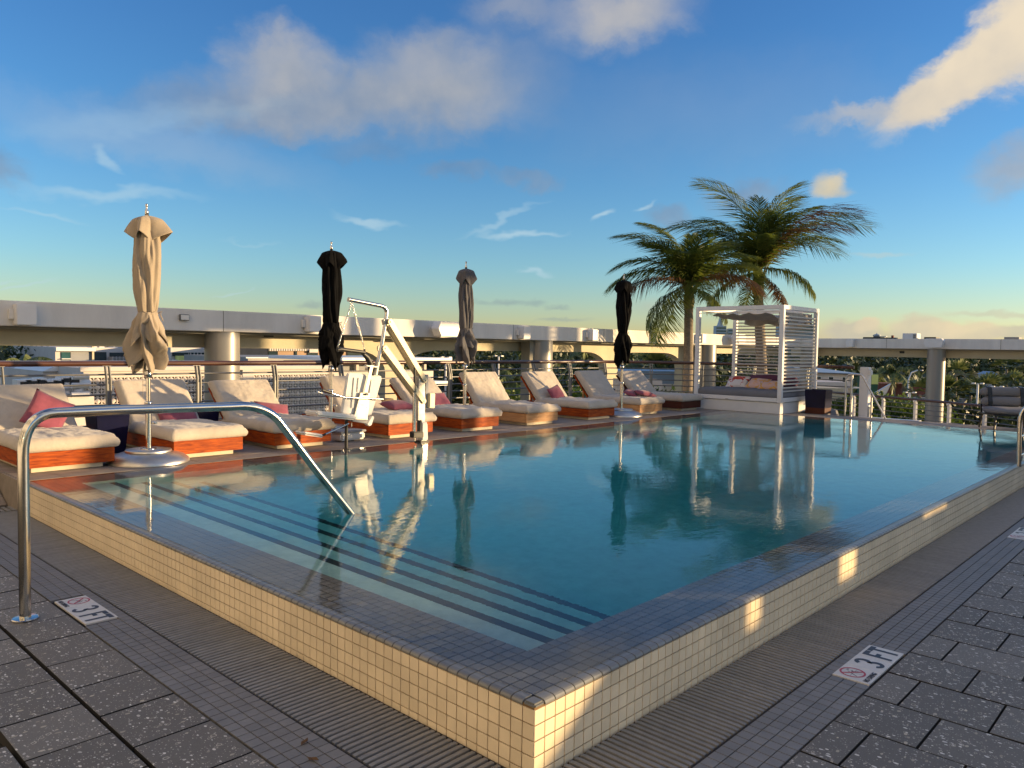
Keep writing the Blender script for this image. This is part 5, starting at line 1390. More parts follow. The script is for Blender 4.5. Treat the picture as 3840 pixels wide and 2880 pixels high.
# ------------------------------------------------------------------ leafy things
def leaves(mb, c, rad, n, size, rnd, flat=.0, shell=.55):
    for _ in range(n):
        while True:
            v = Vector((rnd.uniform(-1, 1), rnd.uniform(-1, 1), rnd.uniform(-1, 1)))
            if .05 < v.length < 1: break
        v = v.normalized() * (shell + (1 - shell) * rnd.random())
        p = Vector((c[0] + v.x * rad[0], c[1] + v.y * rad[1], c[2] + v.z * rad[2]))
        s_ = size * rnd.uniform(.6, 1.3)
        a = Vector((rnd.gauss(0, 1), rnd.gauss(0, 1), rnd.gauss(0, 1))).normalized()
        nrm = (v * .8 + a * .8).normalized(); u = nrm.cross(Vector((0, 0, 1)) if abs(nrm.z) < .9 else Vector((1, 0, 0))).normalized(); w_ = nrm.cross(u)
        ang = rnd.uniform(0, PI); u2 = u * cos(ang) + w_ * sin(ang); w2 = w_ * cos(ang) - u * sin(ang)
        mb.add([p - u2 * s_, p + w2 * s_ * .45, p + u2 * s_, p - w2 * s_ * .45], [(0, 1, 2, 3)])
def crown(mb, c, R_, n, size, rnd, lumps=9, squash=.75):
    for i in range(lumps):
        while True:
            v = Vector((rnd.uniform(-1, 1), rnd.uniform(-1, 1), rnd.uniform(-.8, 1)))
            if v.length < 1: break
        k = rnd.uniform(.32, .55)
        leaves(mb, (c[0] + v.x * R_ * .62, c[1] + v.y * R_ * .62, c[2] + v.z * R_ * .55 * squash), (R_ * k, R_ * k, R_ * k * .8), n // lumps, size, rnd)
rnd = random.Random(21)
# dark shrub behind the railing, left of the cabana
c_ = at(2455, 1500, 18.0); t = thing('shrub', 'dark leafy shrub behind the railing between the last lounger and the cabana', 'shrub', (c_.x, c_.y, -1.6))
mb = MB(); 
for (dx, dz, r) in ((-.55, 1.3, .55), (.2, 1.5, .75), (.9, 1.4, .7), (1.45, 1.25, .55), (.5, .8, 1.0), (1.2, .6, .8), (-.2, .6, .7)):
    v = RX * dx; leaves(mb, (v.x, v.y, dz + .15), (r * .8, r * .8, r * .72), 420, .085, rnd, shell=.2)
mb.build('foliage', 'shrub_leaf', t); MB().tube([(0, 0, 0), (.1, 0, 1.2)], .05, 6).build('stem', 'trunk', t)
# big sunlit round tree beyond the lower railing
def tree(lab, px, py, d, R_, n, size, m, zb=GZ, squash=.8, group=None, lumps=12, cat='tree'):
    c_ = at(px, py, d); t = thing('tree', lab, cat, (c_.x, c_.y, zb), 0, group); H = c_.z - zb
    mb = MB(); crown(mb, (0, 0, H), R_, n, size, rnd, lumps, squash); mb.build('crown', m, t)
    MB().tube([(0, 0, 0), (.2, .1, H * .6), (0, 0, H)], [R_ * .07, R_ * .05, R_ * .02], 8).build('trunk', 'trunk', t)
    return t
for i, (px, py, r, d) in enumerate(((3310, 1560, 3.4, 42), (3235, 1530, 2.4, 44), (3420, 1600, 3.0, 41), (3180, 1610, 2.4, 40), (3500, 1650, 2.4, 41))):
    tree(['large bright green tree crown behind the lower railing', 'top lobe of green tree right of the white stair post', 'green tree crown sloping down towards the right column', 'green tree low between the planter and the white post', 'low green tree just right of the column foot'][i], px, py + 40, d, r, 5200, .17, 'tree_lit', group='bright green trees beyond the lower railing', lumps=16)

# feather and fan palms in the city
def small_palm_mesh(seed, fan):
    r_ = random.Random(seed); mb = MB()
    for k in range(26 if fan else 16):
        a = r_.uniform(0, 2 * PI); e = r_.uniform(-.7, 1.3); L = r_.uniform(.8, 1.1)
        d = Vector((cos(a) * cos(e), sin(a) * cos(e), sin(e)))
        if fan:
            c_ = d * L * .55; s_ = d.cross(Vector((0, 0, 1))).normalized(); u_ = s_.cross(d)
            for q_ in range(7):
                an = -1.1 + 2.2 * q_ / 6; v = (d * cos(an) + s_ * sin(an)) * L * .5 + Vector((0, 0, -.10 * abs(an)))
                w_ = (s_ * cos(an) - d * sin(an)) * .055
                mb.add([c_ - w_ * .4, c_ + w_ * .4, c_ + v * .6 + w_, c_ + v, c_ + v * .6 - w_], [(0, 1, 2, 4), (4, 2, 3)])
        else:
            p0 = Vector((0, 0, 0)); n = 9; prev = p0
            for i in range(1, n + 1):
                f = i / n; p = Vector((d.x * L * 1.3 * f, d.y * L * 1.3 * f, d.z * L * f - .75 * f * f)); s_ = (p - prev).cross(Vector((0, 0, 1))).normalized()
                for sd_ in (1, -1):
                    e_ = p + s_ * sd_ * .26 * sin(PI * min(.95, f + .1)) + Vector((0, 0, -.20)); mb.add([prev, p, e_], [(0, 1, 2)])
                    e_ = prev.lerp(p, .5) + s_ * sd_ * .24 * sin(PI * min(.95, f + .1)) + Vector((0, 0, -.18)); mb.add([prev, prev.lerp(p, .6), e_], [(0, 1, 2)])
                prev = p
    return mb
FAN = [small_palm_mesh(s_, True).mesh('crown', 'palm_far') for s_ in (1, 2, 3)]; FEA = [small_palm_mesh(s_, False).mesh('crown', 'palm_far') for s_ in (4, 5, 6)]
def city_palm(lab, px, py, d, R_, fan=True, k=0, group='palms in the town below'):
    c_ = at(px, py, d); H = c_.z - GZ; t = thing('city_palm', lab, 'palm tree', (c_.x, c_.y, GZ), rnd.uniform(0, 6), group)
    link('crown', (FAN if fan else FEA)[k % 3], t, (0, 0, H), None, (R_, R_, R_)); MB().tube([(0, 0, 0), (0, 0, H)], [R_ * .09, R_ * .06], 8).build('trunk', 'trunk', t)
for i, (px, py, d, R_, f, lab) in enumerate((
    (3585, 1415, 85, 2.3, True, 'fan palm just right of the column, crown against the lake'),
    (3640, 1485, 75, 1.9, True, 'fan palm behind the chair back, left of the thin white pole'),
    (3700, 1470, 70, 2.0, True, 'fan palm above the left end of the chair back'),
    (3775, 1385, 90, 2.3, True, 'tall fan palm near the right edge'),
    (3790, 1455, 80, 1.9, True, 'fan palm below the tall one near the right edge'),
    (3535, 1480, 75, 2.2, True, 'small sunlit fan palm touching the column'),
    (3450, 1480, 70, 1.8, True, 'fan palm just left of the column'),
    (3355, 1390, 110, 3.3, False, 'dark feathery palm left of the curved street lamp'),
    (3290, 1395, 125, 3.0, False, 'dark feathery palm behind the green and yellow sign'),
    (85, 1360, 60, 2.8, False, 'feathery palm at the left end under the beam'),
    (85, 1480, 45, 1.9, False, 'palm seen between the rails at the far left'),
    (2215, 1340, 90, 4.2, False, 'palm seen through the arch left of the right black parasol'),
    (1590, 1520, 55, 2.0, False, 'palm behind the rails right of the pool lift'),
    (2440, 1400, 60, 2.4, True, 'sunlit fan palm behind the railing right of the right black parasol'),
    (1930, 1420, 70, 2.4, False, 'palm crown seen between the rails right of the grey parasol'))):
    city_palm(lab, px, py, d, R_, f, i)
# bushes below, behind the rails
for i, (px, py, d, r) in enumerate(((1990, 1560, 40, 3.2), (2130, 1590, 38, 3.0), (1890, 1420, 90, 5), (2560, 1440, 60, 4.2), (2760, 1480, 70, 5), (2280, 1430, 80, 5), (1730, 1450, 85, 5), (30, 1420, 75, 6), (200, 1350, 100, 8), (2010, 1380, 100, 6), (3800, 1560, 70, 5), (3600, 1600, 60, 4))):
    tree('round green tree in the town %s' % ['behind the gap left of the seventh lounger', 'behind the seventh lounger back', 'behind the grey parasol', 'seen through the left side of the cabana', 'seen through the cabana slats', 'right of the right black parasol', 'right of the pool lift mast', 'at the far left edge', 'left of the modern white building', 'left of the column behind the loungers', 'under the chair back at the right edge', 'between the column and the chair'][i], px, py, d, r, 2600, .30 if d > 50 else .17, 'tree_lit' if i in (0, 1) else 'tree_far', group='round trees in the town', lumps=12)

# far wood: one mass of crowns to the horizon
mb = MB(); rnd2 = random.Random(5)
def clump(c, R_, n, size):
    for _ in range(n):
        a = rnd2.uniform(0, 2 * PI); e = rnd2.uniform(-.1, 1.5); v = Vector((cos(a) * cos(e), sin(a) * cos(e), sin(e)))
        p = c + Vector((v.x * R_, v.y * R_, v.z * R_ * .8)) * rnd2.uniform(.75, 1.05); s_ = size * rnd2.uniform(.6, 1.4)
        nr = (v + Vector((rnd2.gauss(0, .6), rnd2.gauss(0, .6), rnd2.gauss(0, .6)))).normalized(); u = nr.cross(Vector((0, 0, 1)) if abs(nr.z) < .9 else Vector((1, 0, 0))).normalized(); w_ = nr.cross(u)
        mb.add([p - u * s_, p - w_ * s_, p + u * s_, p + w_ * s_], [(0, 1, 2, 3)])
def blocked(px, d):
    return False
for i in range(2600):
    px = rnd2.uniform(-150, 3990); u = rnd2.random(); d = 130 + 620 * u ** 1.4
    if px > 3180 and 190 < d < 480: continue
    if px < 1700 and d < 230: continue
    c_ = CAM + ray(px, 1330) * (d / F); R_ = rnd2.uniform(4, 8.5) * (1.0 if d < 400 else 1.3)
    hgt = rnd2.uniform(3, 9) + (3.5 if d > 470 else 0) + 2.0 * noise.noise(Vector((c_.x * .01, c_.y * .01, 0)))
    clump(Vector((c_.x, c_.y, GZ + hgt - 3)), R_, 86 if d < 350 else 52, .50 + d * .0017)
w_ = mb.build('woodland', 'tree_far'); stuff(w_); label(w_, 'dark green belt of woodland stretching along the whole horizon', 'woodland')

# lake and golf green beyond
def patch(name, m, pxs, z, lab=None):
    mbp = MB(); P_ = []
    for (px, py) in pxs:
        r = ray(px, py); s_ = (z - CAM.z) / r.z; P_.append(CAM + r * s_)
    mbp.add(P_, [tuple(range(len(P_)))]); o = mbp.build(name, m); 
    if o.data.polygons[0].normal.z < 0: o.data.flip_normals()
    return struct(o)
patch('lake', 'lake', [(3290, 1432), (3420, 1419), (3560, 1421), (3720, 1428), (3740, 1440), (3600, 1452), (3420, 1446), (3300, 1440)], GZ + .3)
patch('street', 'asphalt', [(3500, 1640), (3560, 1560), (4000, 1560), (4100, 1640)], GZ + .02)
patch('parking_lot', 'asphalt', [(1560, 1560), (1560, 1480), (2300, 1460), (2400, 1560)], GZ + .02)

# ------------------------------------------------------------------ the town: buildings, lamps, cars
def onY(px, py, Y):
    r = ray(px, py); s_ = (Y - CAM.y) / r.y; return CAM + r * s_
def onX(px, py, X):
    r = ray(px, py); s_ = (X - CAM.x) / r.x; return CAM + r * s_
def bldg(name, lab, Y, pa, pb, ytop, depth, m='white_wall', cat='building', zb=GZ, roof=None, group=None):
    """box building whose front (facing -y) spans photo pixels pa..pb at plane Y; returns thing and a local-coordinate function"""
    A = onY(pa, ytop, Y); B = onY(pb, ytop, Y)
    zt = (A.z + B.z) / 2
    t = thing(name, lab, cat, (A.x, Y, zb), 0, group); W_ = B.x - A.x; H = zt - zb
    MB().box(0, W_, 0, depth, 0, H).build('wall', m, t)
    if roof: MB().box(.35, W_ - .35, .35, depth - .35, H + .002, H + .06).build('roof', roof, t)
    def loc(px, py, off=0.0):
        p = onY(px, py, Y); return Vector((p.x - A.x, off, p.z - zb))
    def panel(nm, mm, x0, x1, y0, y1, out=.05, th=.05, par=None):
        a = loc(x0, y0); c_ = loc(x1, y1)
        return MB().box(a.x, c_.x, -out, -out + th, min(a.z, c_.z), max(a.z, c_.z)).build(nm, mm, par or t)
    return t, loc, panel, W_, H

# breeze-block building
t, loc, panel, W_, H = bldg('breeze_block_building', 'pale building with diamond pattern breeze-block screen behind the rails', 30, 313, 1255, 1377, 12)
W_H = H
a = loc(318, 1416); b_ = loc(1250, 1500)
bw, bh = .278, .255
zt_ = a.z
MB().box(a.x, b_.x, -.02, -.002, zt_ - 9 * bh, zt_).build('screen_recess', 'black', t)
def breeze_mesh():
    mb = MB(); w2, h2, f = bw / 2, bh / 2, .017; D0, D1 = -.11, -.03
    mb.box(-w2, w2, D0, D1, h2 - f, h2).box(-w2, w2, D0, D1, -h2, -h2 + f).box(-w2, -w2 + f, D0, D1, -h2 + f, h2 - f).box(w2 - f, w2, D0, D1, -h2 + f, h2 - f)
    for (sx, sy) in ((1, 1), (-1, 1), (1, -1), (-1, -1)):
        pass
    # raised diamond
    dx, dy = w2 * .98, h2 * .88
    vs = [(-dx, D1, 0), (0, D1, dy), (dx, D1, 0), (0, D1, -dy), (-dx, D0 + .03, 0), (0, D0 + .01, dy), (dx, D0 + .03, 0), (0, D0 + .01, -dy), (0, D0 - .02, 0)]
    mb.add(vs, [(0, 1, 2, 3), (4, 8, 5), (5, 8, 6), (6, 8, 7), (7, 8, 4), (0, 4, 5, 1), (1, 5, 6, 2), (2, 6, 7, 3), (3, 7, 4, 0)])
    mb.box(-f * .6, f * .6, D0 + .01, D1, dy, h2 - f).box(-f * .6, f * .6, D0 + .01, D1, -h2 + f, -dy)
    me = mb.mesh('breeze_block', 'block'); bm = bmesh.new(); bm.from_mesh(me); bmesh.ops.recalc_face_normals(bm, faces=bm.faces); bm.to_mesh(me); bm.free(); return me
bb = breeze_mesh(); nb = 0
ncol = int((b_.x - a.x) / bw)
cells = [(r_, c2) for r_ in range(8) for c2 in range(ncol)]
restb = MB(); v0 = [v.co.copy() for v in bb.vertices]; f0 = [tuple(p.vertices) for p in bb.polygons]
for (r_, c2) in cells:
    x = a.x + (c2 + .5) * bw; z = zt_ - (r_ + .5) * bh - .004 * r_
    if nb < 300: link('breeze_block', bb, t, (x, 0, z)); nb += 1
    else: restb.add([(v.x + x, v.y, v.z + z) for v in v0], f0)
stuff(restb.build('breeze_block_field', 'block', t))
MB().box(-.15, W_ + .15, -.14, -.002, H - .12, H + .05).build('parapet_cap', 'white_wall', t)
p0 = loc(780, 1380); MB().box(p0.x, p0.x + .55, -.13, -.003, zt_ - 9 * bh, H - .121).build('pier', 'blue_roof', t)
p0 = loc(905, 1380); MB().box(p0.x, p0.x + .5, -.13, -.003, zt_ - 9 * bh, H - .121).build('pier', 'white_wall', t)

# white slab-roofed building right of it
t, loc, panel, W_, H = bldg('slab_roof_building', 'white low building with thin projecting roof slabs behind the pool lift', 31, 1252, 1625, 1392, 9)
for (x0, x1, y0, y1, out) in ((1240, 1650, 1340, 1352, 1.0), (1380, 1655, 1434, 1442, .8)):
    q0 = loc(x0, y0); q1 = loc(x1, y1); MB().box(q0.x, q1.x, -out, 6, q1.z, q0.z).build('roof_slab', 'white_metal', t)
for x0 in (1255, 1345, 1420, 1515, 1600):
    q0 = loc(x0, 1353); MB().box(q0.x, q0.x + .16, .2, .36, H + .002, q0.z).build('short_column', 'white_wall', t)
q0 = loc(1480, 1445); q1 = loc(1560, 1530); MB().box(q0.x, q1.x, -.05, -.001, q1.z, q0.z).build('door', 'red_paint', t)
for x0 in (1575, 1592, 1609): panel('window', 'glass_teal', x0, x0 + 13, 1448, 1500, .04, .038)
q0 = loc(1262, 1360); q1 = loc(1420, 1385); MB().box(q0.x, q1.x, 1.2, 5, H + .003, q0.z).build('roof_unit', 'grey_wall', t)
# modern white framed building
t, loc, panel, W_, H = bldg('modern_building', 'white framed modern building with dark glazing under the left beam', 75, 207, 350, 1302, 14, 'white_wall')
panel('recess', 'grey_wall', 228, 341, 1320, 1356, .01, .008)
panel('window', 'glass_teal', 229, 262, 1320, 1350, .09, .05); panel('window', 'grey_wall', 264, 341, 1320, 1356, .08, .05)
panel('sill', 'white_metal', 228, 262, 1344, 1347, .3, .25)
panel('pier', 'tan_plinth', 341, 349, 1298, 1356, .3, .28)
panel('roof_edge', 'white_metal', 204, 352, 1302, 1317, .5, .45)
t, loc, panel, W_, H = bldg('terrace_building', 'long white building with dark glass band and roof gear behind the beige parasol', 80, 352, 520, 1304, 14, 'white_wall')
panel('window_band', 'glass_dark', 352, 398, 1320, 1352, .1, .08); panel('window_band', 'glass_dark', 410, 520, 1322, 1338, .1, .08); panel('fence_screen', 'roof_grey', 402, 520, 1338, 1358, 1.2, 1.0)
for k in range(9): panel('screen_post', 'white_wall', 404 + k * 13, 406 + k * 13, 1336, 1358, 1.35, .12)
for (x0, x1, y0) in ((370, 392, 1298), (400, 420, 1298), (455, 470, 1300)): panel('roof_unit', 'white_metal', x0, x1, y0, 1305, -2, 1.5)
t, loc, panel, W_, H = bldg('hotel_wing', 'white hotel wing with two dark window bands left of the first column', 70, 640, 790, 1304, 14, 'white_wall')
panel('window_band', 'glass_dark', 645, 705, 1322, 1336, .1, .08); panel('window_band', 'glass_dark', 708, 788, 1322, 1344, .1, .08)
for k in range(6): panel('mullion', 'white_metal', 712 + k * 13, 713.5 + k * 13, 1322, 1344, .16, .05)
panel('balcony', 'yellow_panel', 655, 700, 1334, 1354, .9, .8); panel('balcony', 'tan_plinth', 705, 788, 1344, 1354, .5, .4)
panel('ledge', 'white_metal', 638, 792, 1348, 1356, .7, .3)
t, loc, panel, W_, H = bldg('hotel_wing', 'stepped white building with dark glass bands just right of the first column', 66, 908, 1005, 1306, 14, 'white_wall')
for y0 in (1325, 1343, 1372): panel('window_band', 'glass_teal', 918, 1004, y0, y0 + 10, .12, .1)
panel('ledge', 'white_metal', 914, 1005, 1336, 1341, .6, .5); panel('ledge', 'white_metal', 914, 1005, 1356, 1366, .6, .5)
t, loc, panel, W_, H = bldg('panel_building', 'brown panelled building with striped roof edge behind the left black parasol', 60, 1003, 1400, 1305, 14, 'tan_panel')
for k in range(64): panel('stripe', 'white_wall' if k % 2 else 'black', 1003 + k * 4.4, 1007.2 + k * 4.4, 1303, 1316, .2, .18)
for (x0, x1, mm) in ((1005, 1040, 'glass_dark'), (1104, 1112, 'glass_dark'), (1152, 1190, 'glass_dark'), (1300, 1360, 'glass_dark')): panel('window', mm, x0, x1, 1317, 1348, .1, .08)
panel('sign_board', 'white_wall', 1153, 1185, 1309, 1322, .35, .06)
panel('yellow_sign', 'yellow_panel', 1272, 1292, 1333, 1342, .35, .06)
t, loc, panel, W_, H = bldg('low_roof', 'flat pale roof edge running behind the upper handrail', 48, 930, 1420, 1340, 10, 'roof_grey'); panel('eave', 'white_metal', 920, 1420, 1339, 1344, .12, .1)
t, loc, panel, W_, H = bldg('curved_roof_building', 'low white building with curved roof edge at the left', 33, 160, 312, 1392, 8, 'white_wall')
b = MB(); q0 = loc(158, 1392); q1 = loc(306, 1392); n = 14
vs = []; 
for i in range(n + 1):
    f = i / n; x = q0.x + (q1.x - q0.x) * f; z = H + .002 + .30 * sin(min(1, f * 1.6) * PI / 2)
    vs += [(x, -.1, z), (x, 4, z), (x, -.1, H), (x, 4, H)]
fs = []
for i in range(n): k = i * 4; fs += [(k, k + 4, k + 5, k + 1), (k + 2, k + 6, k + 4, k)]
b.add(vs, fs); b.build('curved_roof', 'white_metal', t)

# rooftop machinery below: duct boxes, tanks, pipes, dish
t = thing('rooftop_machinery', 'cluttered pale rooftop ducts, pipes and tanks between the first two loungers', 'machinery', tuple(onY(215, 1440, 27)))
rm = random.Random(3); O = onY(215, 1440, 27); mm = 27 / 2896 * 1.0
q0 = onY(100, 1470, 27) - O; q1 = onY(325, 1470, 27) - O; sc = (q1.x - q0.x) / 225
MB().box(q0.x - .2, q1.x + .1, -.4, 2.2, -1.6, -.42).build('plant_roof', 'white_wall', t)
for k in range(7):
    x = q0.x + (q1.x - q0.x) * (k + .4) / 7; z = .10 + .12 * rm.random(); w_ = rm.uniform(.15, .26)
    o = MB().box(x - w_, x + w_, .6, 1.2, -.4, z).build('duct_box', 'white_metal', t, bevel=.01); MB().box(x - w_ * .6, x + w_ * .6, .585, .599, z - .2, z - .06).build('vent_opening', 'black', o)
for k in range(5): MB().tube([(q0.x + .1, -.2 + k * .13, -.12 - k * .03), (q1.x - .3, -.2 + k * .13, -.12 - k * .03)], .03, 8).build('pipe', 'white_metal', t)
for k in range(26):
    x = rm.uniform(q0.x, q1.x); z = rm.uniform(-.4, -.05); MB().tube([(x, -.3, -.42), (x + rm.uniform(-.05, .05), -.3, z), (x + rm.uniform(-.3, .3), -.3 + rm.uniform(-.1, .1), z)], .014, 6).build('bracket_pipe', 'galv', t)
for k in range(3): MB().tube([(q1.x - .6 + k * .02, -.36, -.35 + k * .3), (q1.x - .05, -.36, -.35 + k * .3)], .10, 14).build('tank', 'white_metal', t)
MB().lathe([(.01, 0), (.10, .02), (.17, .06), (.20, .10)], 20).build('dish', 'white_metal', t, (q1.x - .12, -.1, .02), (radians(70), 0, .4))

# street lamps, poles
def pole(lab, px, ytop, ybot, d, r=.10, arm_=0, cat='street lamp', name='street_lamp', m='white_metal', group='thin lamp posts in the town'):
    p = at(px, ytop, d); t = thing(name, lab, cat, (p.x, p.y, GZ), 0, group); H = p.z - GZ
    MB().tube([(0, 0, 0), (0, 0, H)] if not arm_ else [(0, 0, 0), (0, 0, H - 1.2), (RX.x * .3 * arm_, RX.y * .3 * arm_, H - .3), (RX.x * arm_, RX.y * arm_, H)], r, 8).build('lamp_post', m, t)
    v = RX * (arm_ if arm_ else .0)
    for s_ in ((-1, 1) if not arm_ else (1,)):
        u = Vector((RX.x, RX.y, 0)).normalized(); c_ = Vector((v.x, v.y, H)) + u * (.34 * s_ if not arm_ else .5)
        MB().box(c_.x - .20, c_.x + .20, c_.y - .14, c_.y + .14, c_.z - .05, c_.z + .05).build('lamp_head', m, t, bevel=.03)
    return t
pole('curved white street lamp in front of the lake', 3408, 1388, 1450, 95, .09, 1.1)
pole('twin-headed white lamp above the pale wall left of the column', 3412, 1472, 1520, 60, .09)
pole('twin lamp between column and chair', 3667, 1438, 1560, 62, .08)
pole('white lamp head above the left of the chair back', 3740, 1450, 1500, 60, .07)
pole('white lamp head above the right of the chair back', 3825, 1455, 1500, 60, .07)
pole('thin white pole between the rails at the far left', 47, 1380, 1500, 40, .08)
pole('short lamp with bell head at the far left', 68, 1385, 1450, 42, .07)
pole('thin lamp post left of the white modern building', 165, 1290, 1350, 80, .10)
pole('thin lamp post behind the grey parasol rails', 1672, 1340, 1400, 70, .09)
pole('thin lamp post over the trees left of the seventh lounger', 1870, 1335, 1400, 85, .09)

# right-hand town pieces
def free_box(name, lab, cat, px, py, d, w_, h, dp, m, rz=None, group=None):
    p = at(px, py, d); a = math.atan2(RX.y, RX.x) if rz is None else rz
    t = thing(name, lab, cat, (p.x, p.y, GZ), a, group); H = p.z - GZ
    MB().box(-w_ / 2, w_ / 2, 0, dp, 0, H).build('wall', m, t); return t, H
t, H = free_box('green_kiosk', 'dark green box building with a bright yellow panel on its side', 'kiosk', 3268, 1402, 75, 1.3, 0, 1.5, 'green_paint')
MB().box(.02, .64 + .02, -.06, -.001, H - 1.0, H - .06).build('yellow_panel', 'yellow_panel', t)
MB().box(.10, .65, -.06, -.001, H - 1.0, H).build('panel_edge', 'yellow_panel', t) if False else None
t, H = free_box('white_sail_wall', 'white triangular canopy sail right of the green and yellow kiosk', 'canopy', 3310, 1470, 70, .1, 0, .1, 'white_metal')
mb = MB(); mb.add([(-1.1, 0, H - .35), (.75, 0, H + .78), (.25, .3, H - .7), (-1.1, .6, H - .45), (.78, .4, H + .75), (.3, .8, H - .75)], [(0, 2, 1), (3, 4, 5), (0, 1, 4, 3), (1, 2, 5, 4), (2, 0, 3, 5)]); mb.build('sail', 'white_metal', t)
t, H = free_box('rust_roof_building', 'low building with rust red roof beside the lake', 'building', 3420, 1440, 110, 9.5, 0, 5, 'rust_roof')
t, H = free_box('pale_wall', 'long pale grey wall behind the bright green trees', 'wall', 3450, 1492, 72, 8.5, 0, 1, 'grey_wall')
t, H = free_box('blue_roof_house', 'pale blue flat-roofed house behind the stair rails', 'house', 3115, 1400, 62, 3.6, 0, 5, 'white_wall')
MB().add([(-2.1, -.4, H), (2.2, -.4, H - .1), (2.2, 5, H - .1), (-2.1, 5, H), (-2.1, -.4, H + .12), (2.2, -.4, H + .02), (1.2, 5, H + .3), (-2.1, 5, H + .62)], [(0, 1, 2, 3), (4, 7, 6, 5), (0, 4, 5, 1), (1, 5, 6, 2), (2, 6, 7, 3), (3, 7, 4, 0)]).build('roof', 'blue_roof', t)
for k in (-1.2, -.2, .9): 
    f_ = MB().box(k, k + .45, -.05, -.001, H - .8, H - .25).build('window', 'white_metal', t); MB().box(k + .05, k + .40, -.06, -.051, H - .75, H - .30).build('pane', 'glass_dark', f_)
MB().box(-1.8, 2.1, -.6, -.002, H - 1.15, H - 1.05).build('ledge', 'white_metal', t)
t, H = free_box('white_shop', 'white low shop with arched dark openings behind the far railing', 'building', 3060, 1432, 55, 4.6, 0, 4, 'white_wall')
for k in (-1.6, -.5, .6): MB().lathe([(.28, 0), (.28, .02)], 20).build('arch_opening', 'glass_dark', t, (k, -.021, H - .55), (-PI / 2, 0, 0))
t, H = free_box('tan_shed', 'tan flat shed roof between the cabana and the stair rail', 'shed', 3095, 1455, 46, 2.2, 0, 3, 'tan_plinth')
t, H = free_box('white_cottage', 'small white cottage on the far green near the right edge', 'house', 3720, 1404, 170, 2.3, 0, 3, 'white_wall')
MB().add([(-1.35, -.3, H), (1.35, -.3, H), (1.35, 3.3, H), (-1.35, 3.3, H), (0, -.3, H + .65), (0, 3.3, H + .65)], [(0, 1, 4), (3, 5, 2), (0, 4, 5, 3), (1, 2, 5, 4), (0, 3, 2, 1)]).build('roof', 'blue_roof', t)
MB().box(-.4, .1, -.05, -.001, H - 1.0, H - .4).build('window', 'glass_dark', t)
t, H = free_box('blue_awning_building', 'pale blue roofed stall seen between rails right of the right black parasol', 'stall', 2465, 1392, 34, 3.4, 0, 3, 'blue_roof')
MB().box(-1.8, 1.8, -.1, -.001, H - .9, H - .55).build('fascia', 'white_metal', t); MB().box(-1.7, 1.7, -.05, -.002, H - 3, H - .92).build('front', 'white_wall', t)
t, H = free_box('white_booth', 'white rendered wall seen behind the last lounger', 'wall', 2400, 1425, 26, 1.5, 0, 1.2, 'white_wall')
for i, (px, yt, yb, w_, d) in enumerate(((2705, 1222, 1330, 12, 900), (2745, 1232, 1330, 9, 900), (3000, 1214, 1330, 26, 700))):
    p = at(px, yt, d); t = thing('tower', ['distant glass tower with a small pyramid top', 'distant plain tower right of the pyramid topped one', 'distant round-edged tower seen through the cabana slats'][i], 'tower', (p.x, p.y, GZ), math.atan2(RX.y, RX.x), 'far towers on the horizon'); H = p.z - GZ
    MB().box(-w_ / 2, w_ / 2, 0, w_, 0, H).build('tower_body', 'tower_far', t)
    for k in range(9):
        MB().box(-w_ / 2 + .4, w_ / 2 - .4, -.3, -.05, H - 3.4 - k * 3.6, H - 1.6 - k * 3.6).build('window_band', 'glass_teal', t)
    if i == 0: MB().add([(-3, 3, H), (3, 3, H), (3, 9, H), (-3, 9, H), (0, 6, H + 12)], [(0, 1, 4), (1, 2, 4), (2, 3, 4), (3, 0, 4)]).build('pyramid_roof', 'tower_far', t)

def car(lab, loc_, rz, m, group='cars parked in the town'):
    t = thing('parked_car', lab, 'car', loc_, rz, group)
    pr = [(-2.1, .25), (-2.15, .7), (-1.6, .85), (-1.0, 1.35), (.6, 1.4), (1.2, .95), (2.1, .8), (2.15, .3)]
    n = len(pr); b = MB(); b.add([(x, -.85, z) for x, z in pr] + [(x, .85, z) for x, z in pr], [tuple(range(n)), tuple(reversed(range(n, 2 * n)))] + [((i + 1) % n, i, n + i, n + (i + 1) % n) for i in range(n)]); b.build('body', m, t, bevel=.06)
    gl = [(-1.35, .92), (-.95, 1.28), (.55, 1.32), (1.0, .95)]
    n = 4; b = MB(); b.add([(x, -.87, z) for x, z in gl] + [(x, .87, z) for x, z in gl], [tuple(range(n)), tuple(reversed(range(n, 2 * n)))] + [((i + 1) % n, i, n + i, n + (i + 1) % n) for i in range(n)]); b.build('windows', 'glass_dark', t)
    for x in (-1.35, 1.35):
        for y in (-.8, .8): MB().lathe([(.32, -.1), (.32, .1)], 14).build('wheel', 'tyre', t, (x, y, .32), (PI / 2, 0, 0))
    return t
for i, (px, py, m, l) in enumerate(((1700, 1498, 'car_white', 'silver white car seen under the rails left of the sixth lounger'), (1675, 1492, 'car_dark', 'dark car parked left of the silver white car'), (3640, 1592, 'car_dark', 'dark car on the street under the lower railing'), (3735, 1565, 'car_white', 'white car seen below the chair seat'), (3770, 1575, 'car_dark', 'dark car right of the white car below the chair'))):
    r = ray(px, py); s_ = (GZ + .5 - CAM.z) / r.z; p = CAM + r * s_; car(l, (p.x, p.y, GZ + .03), .4 + i, m)

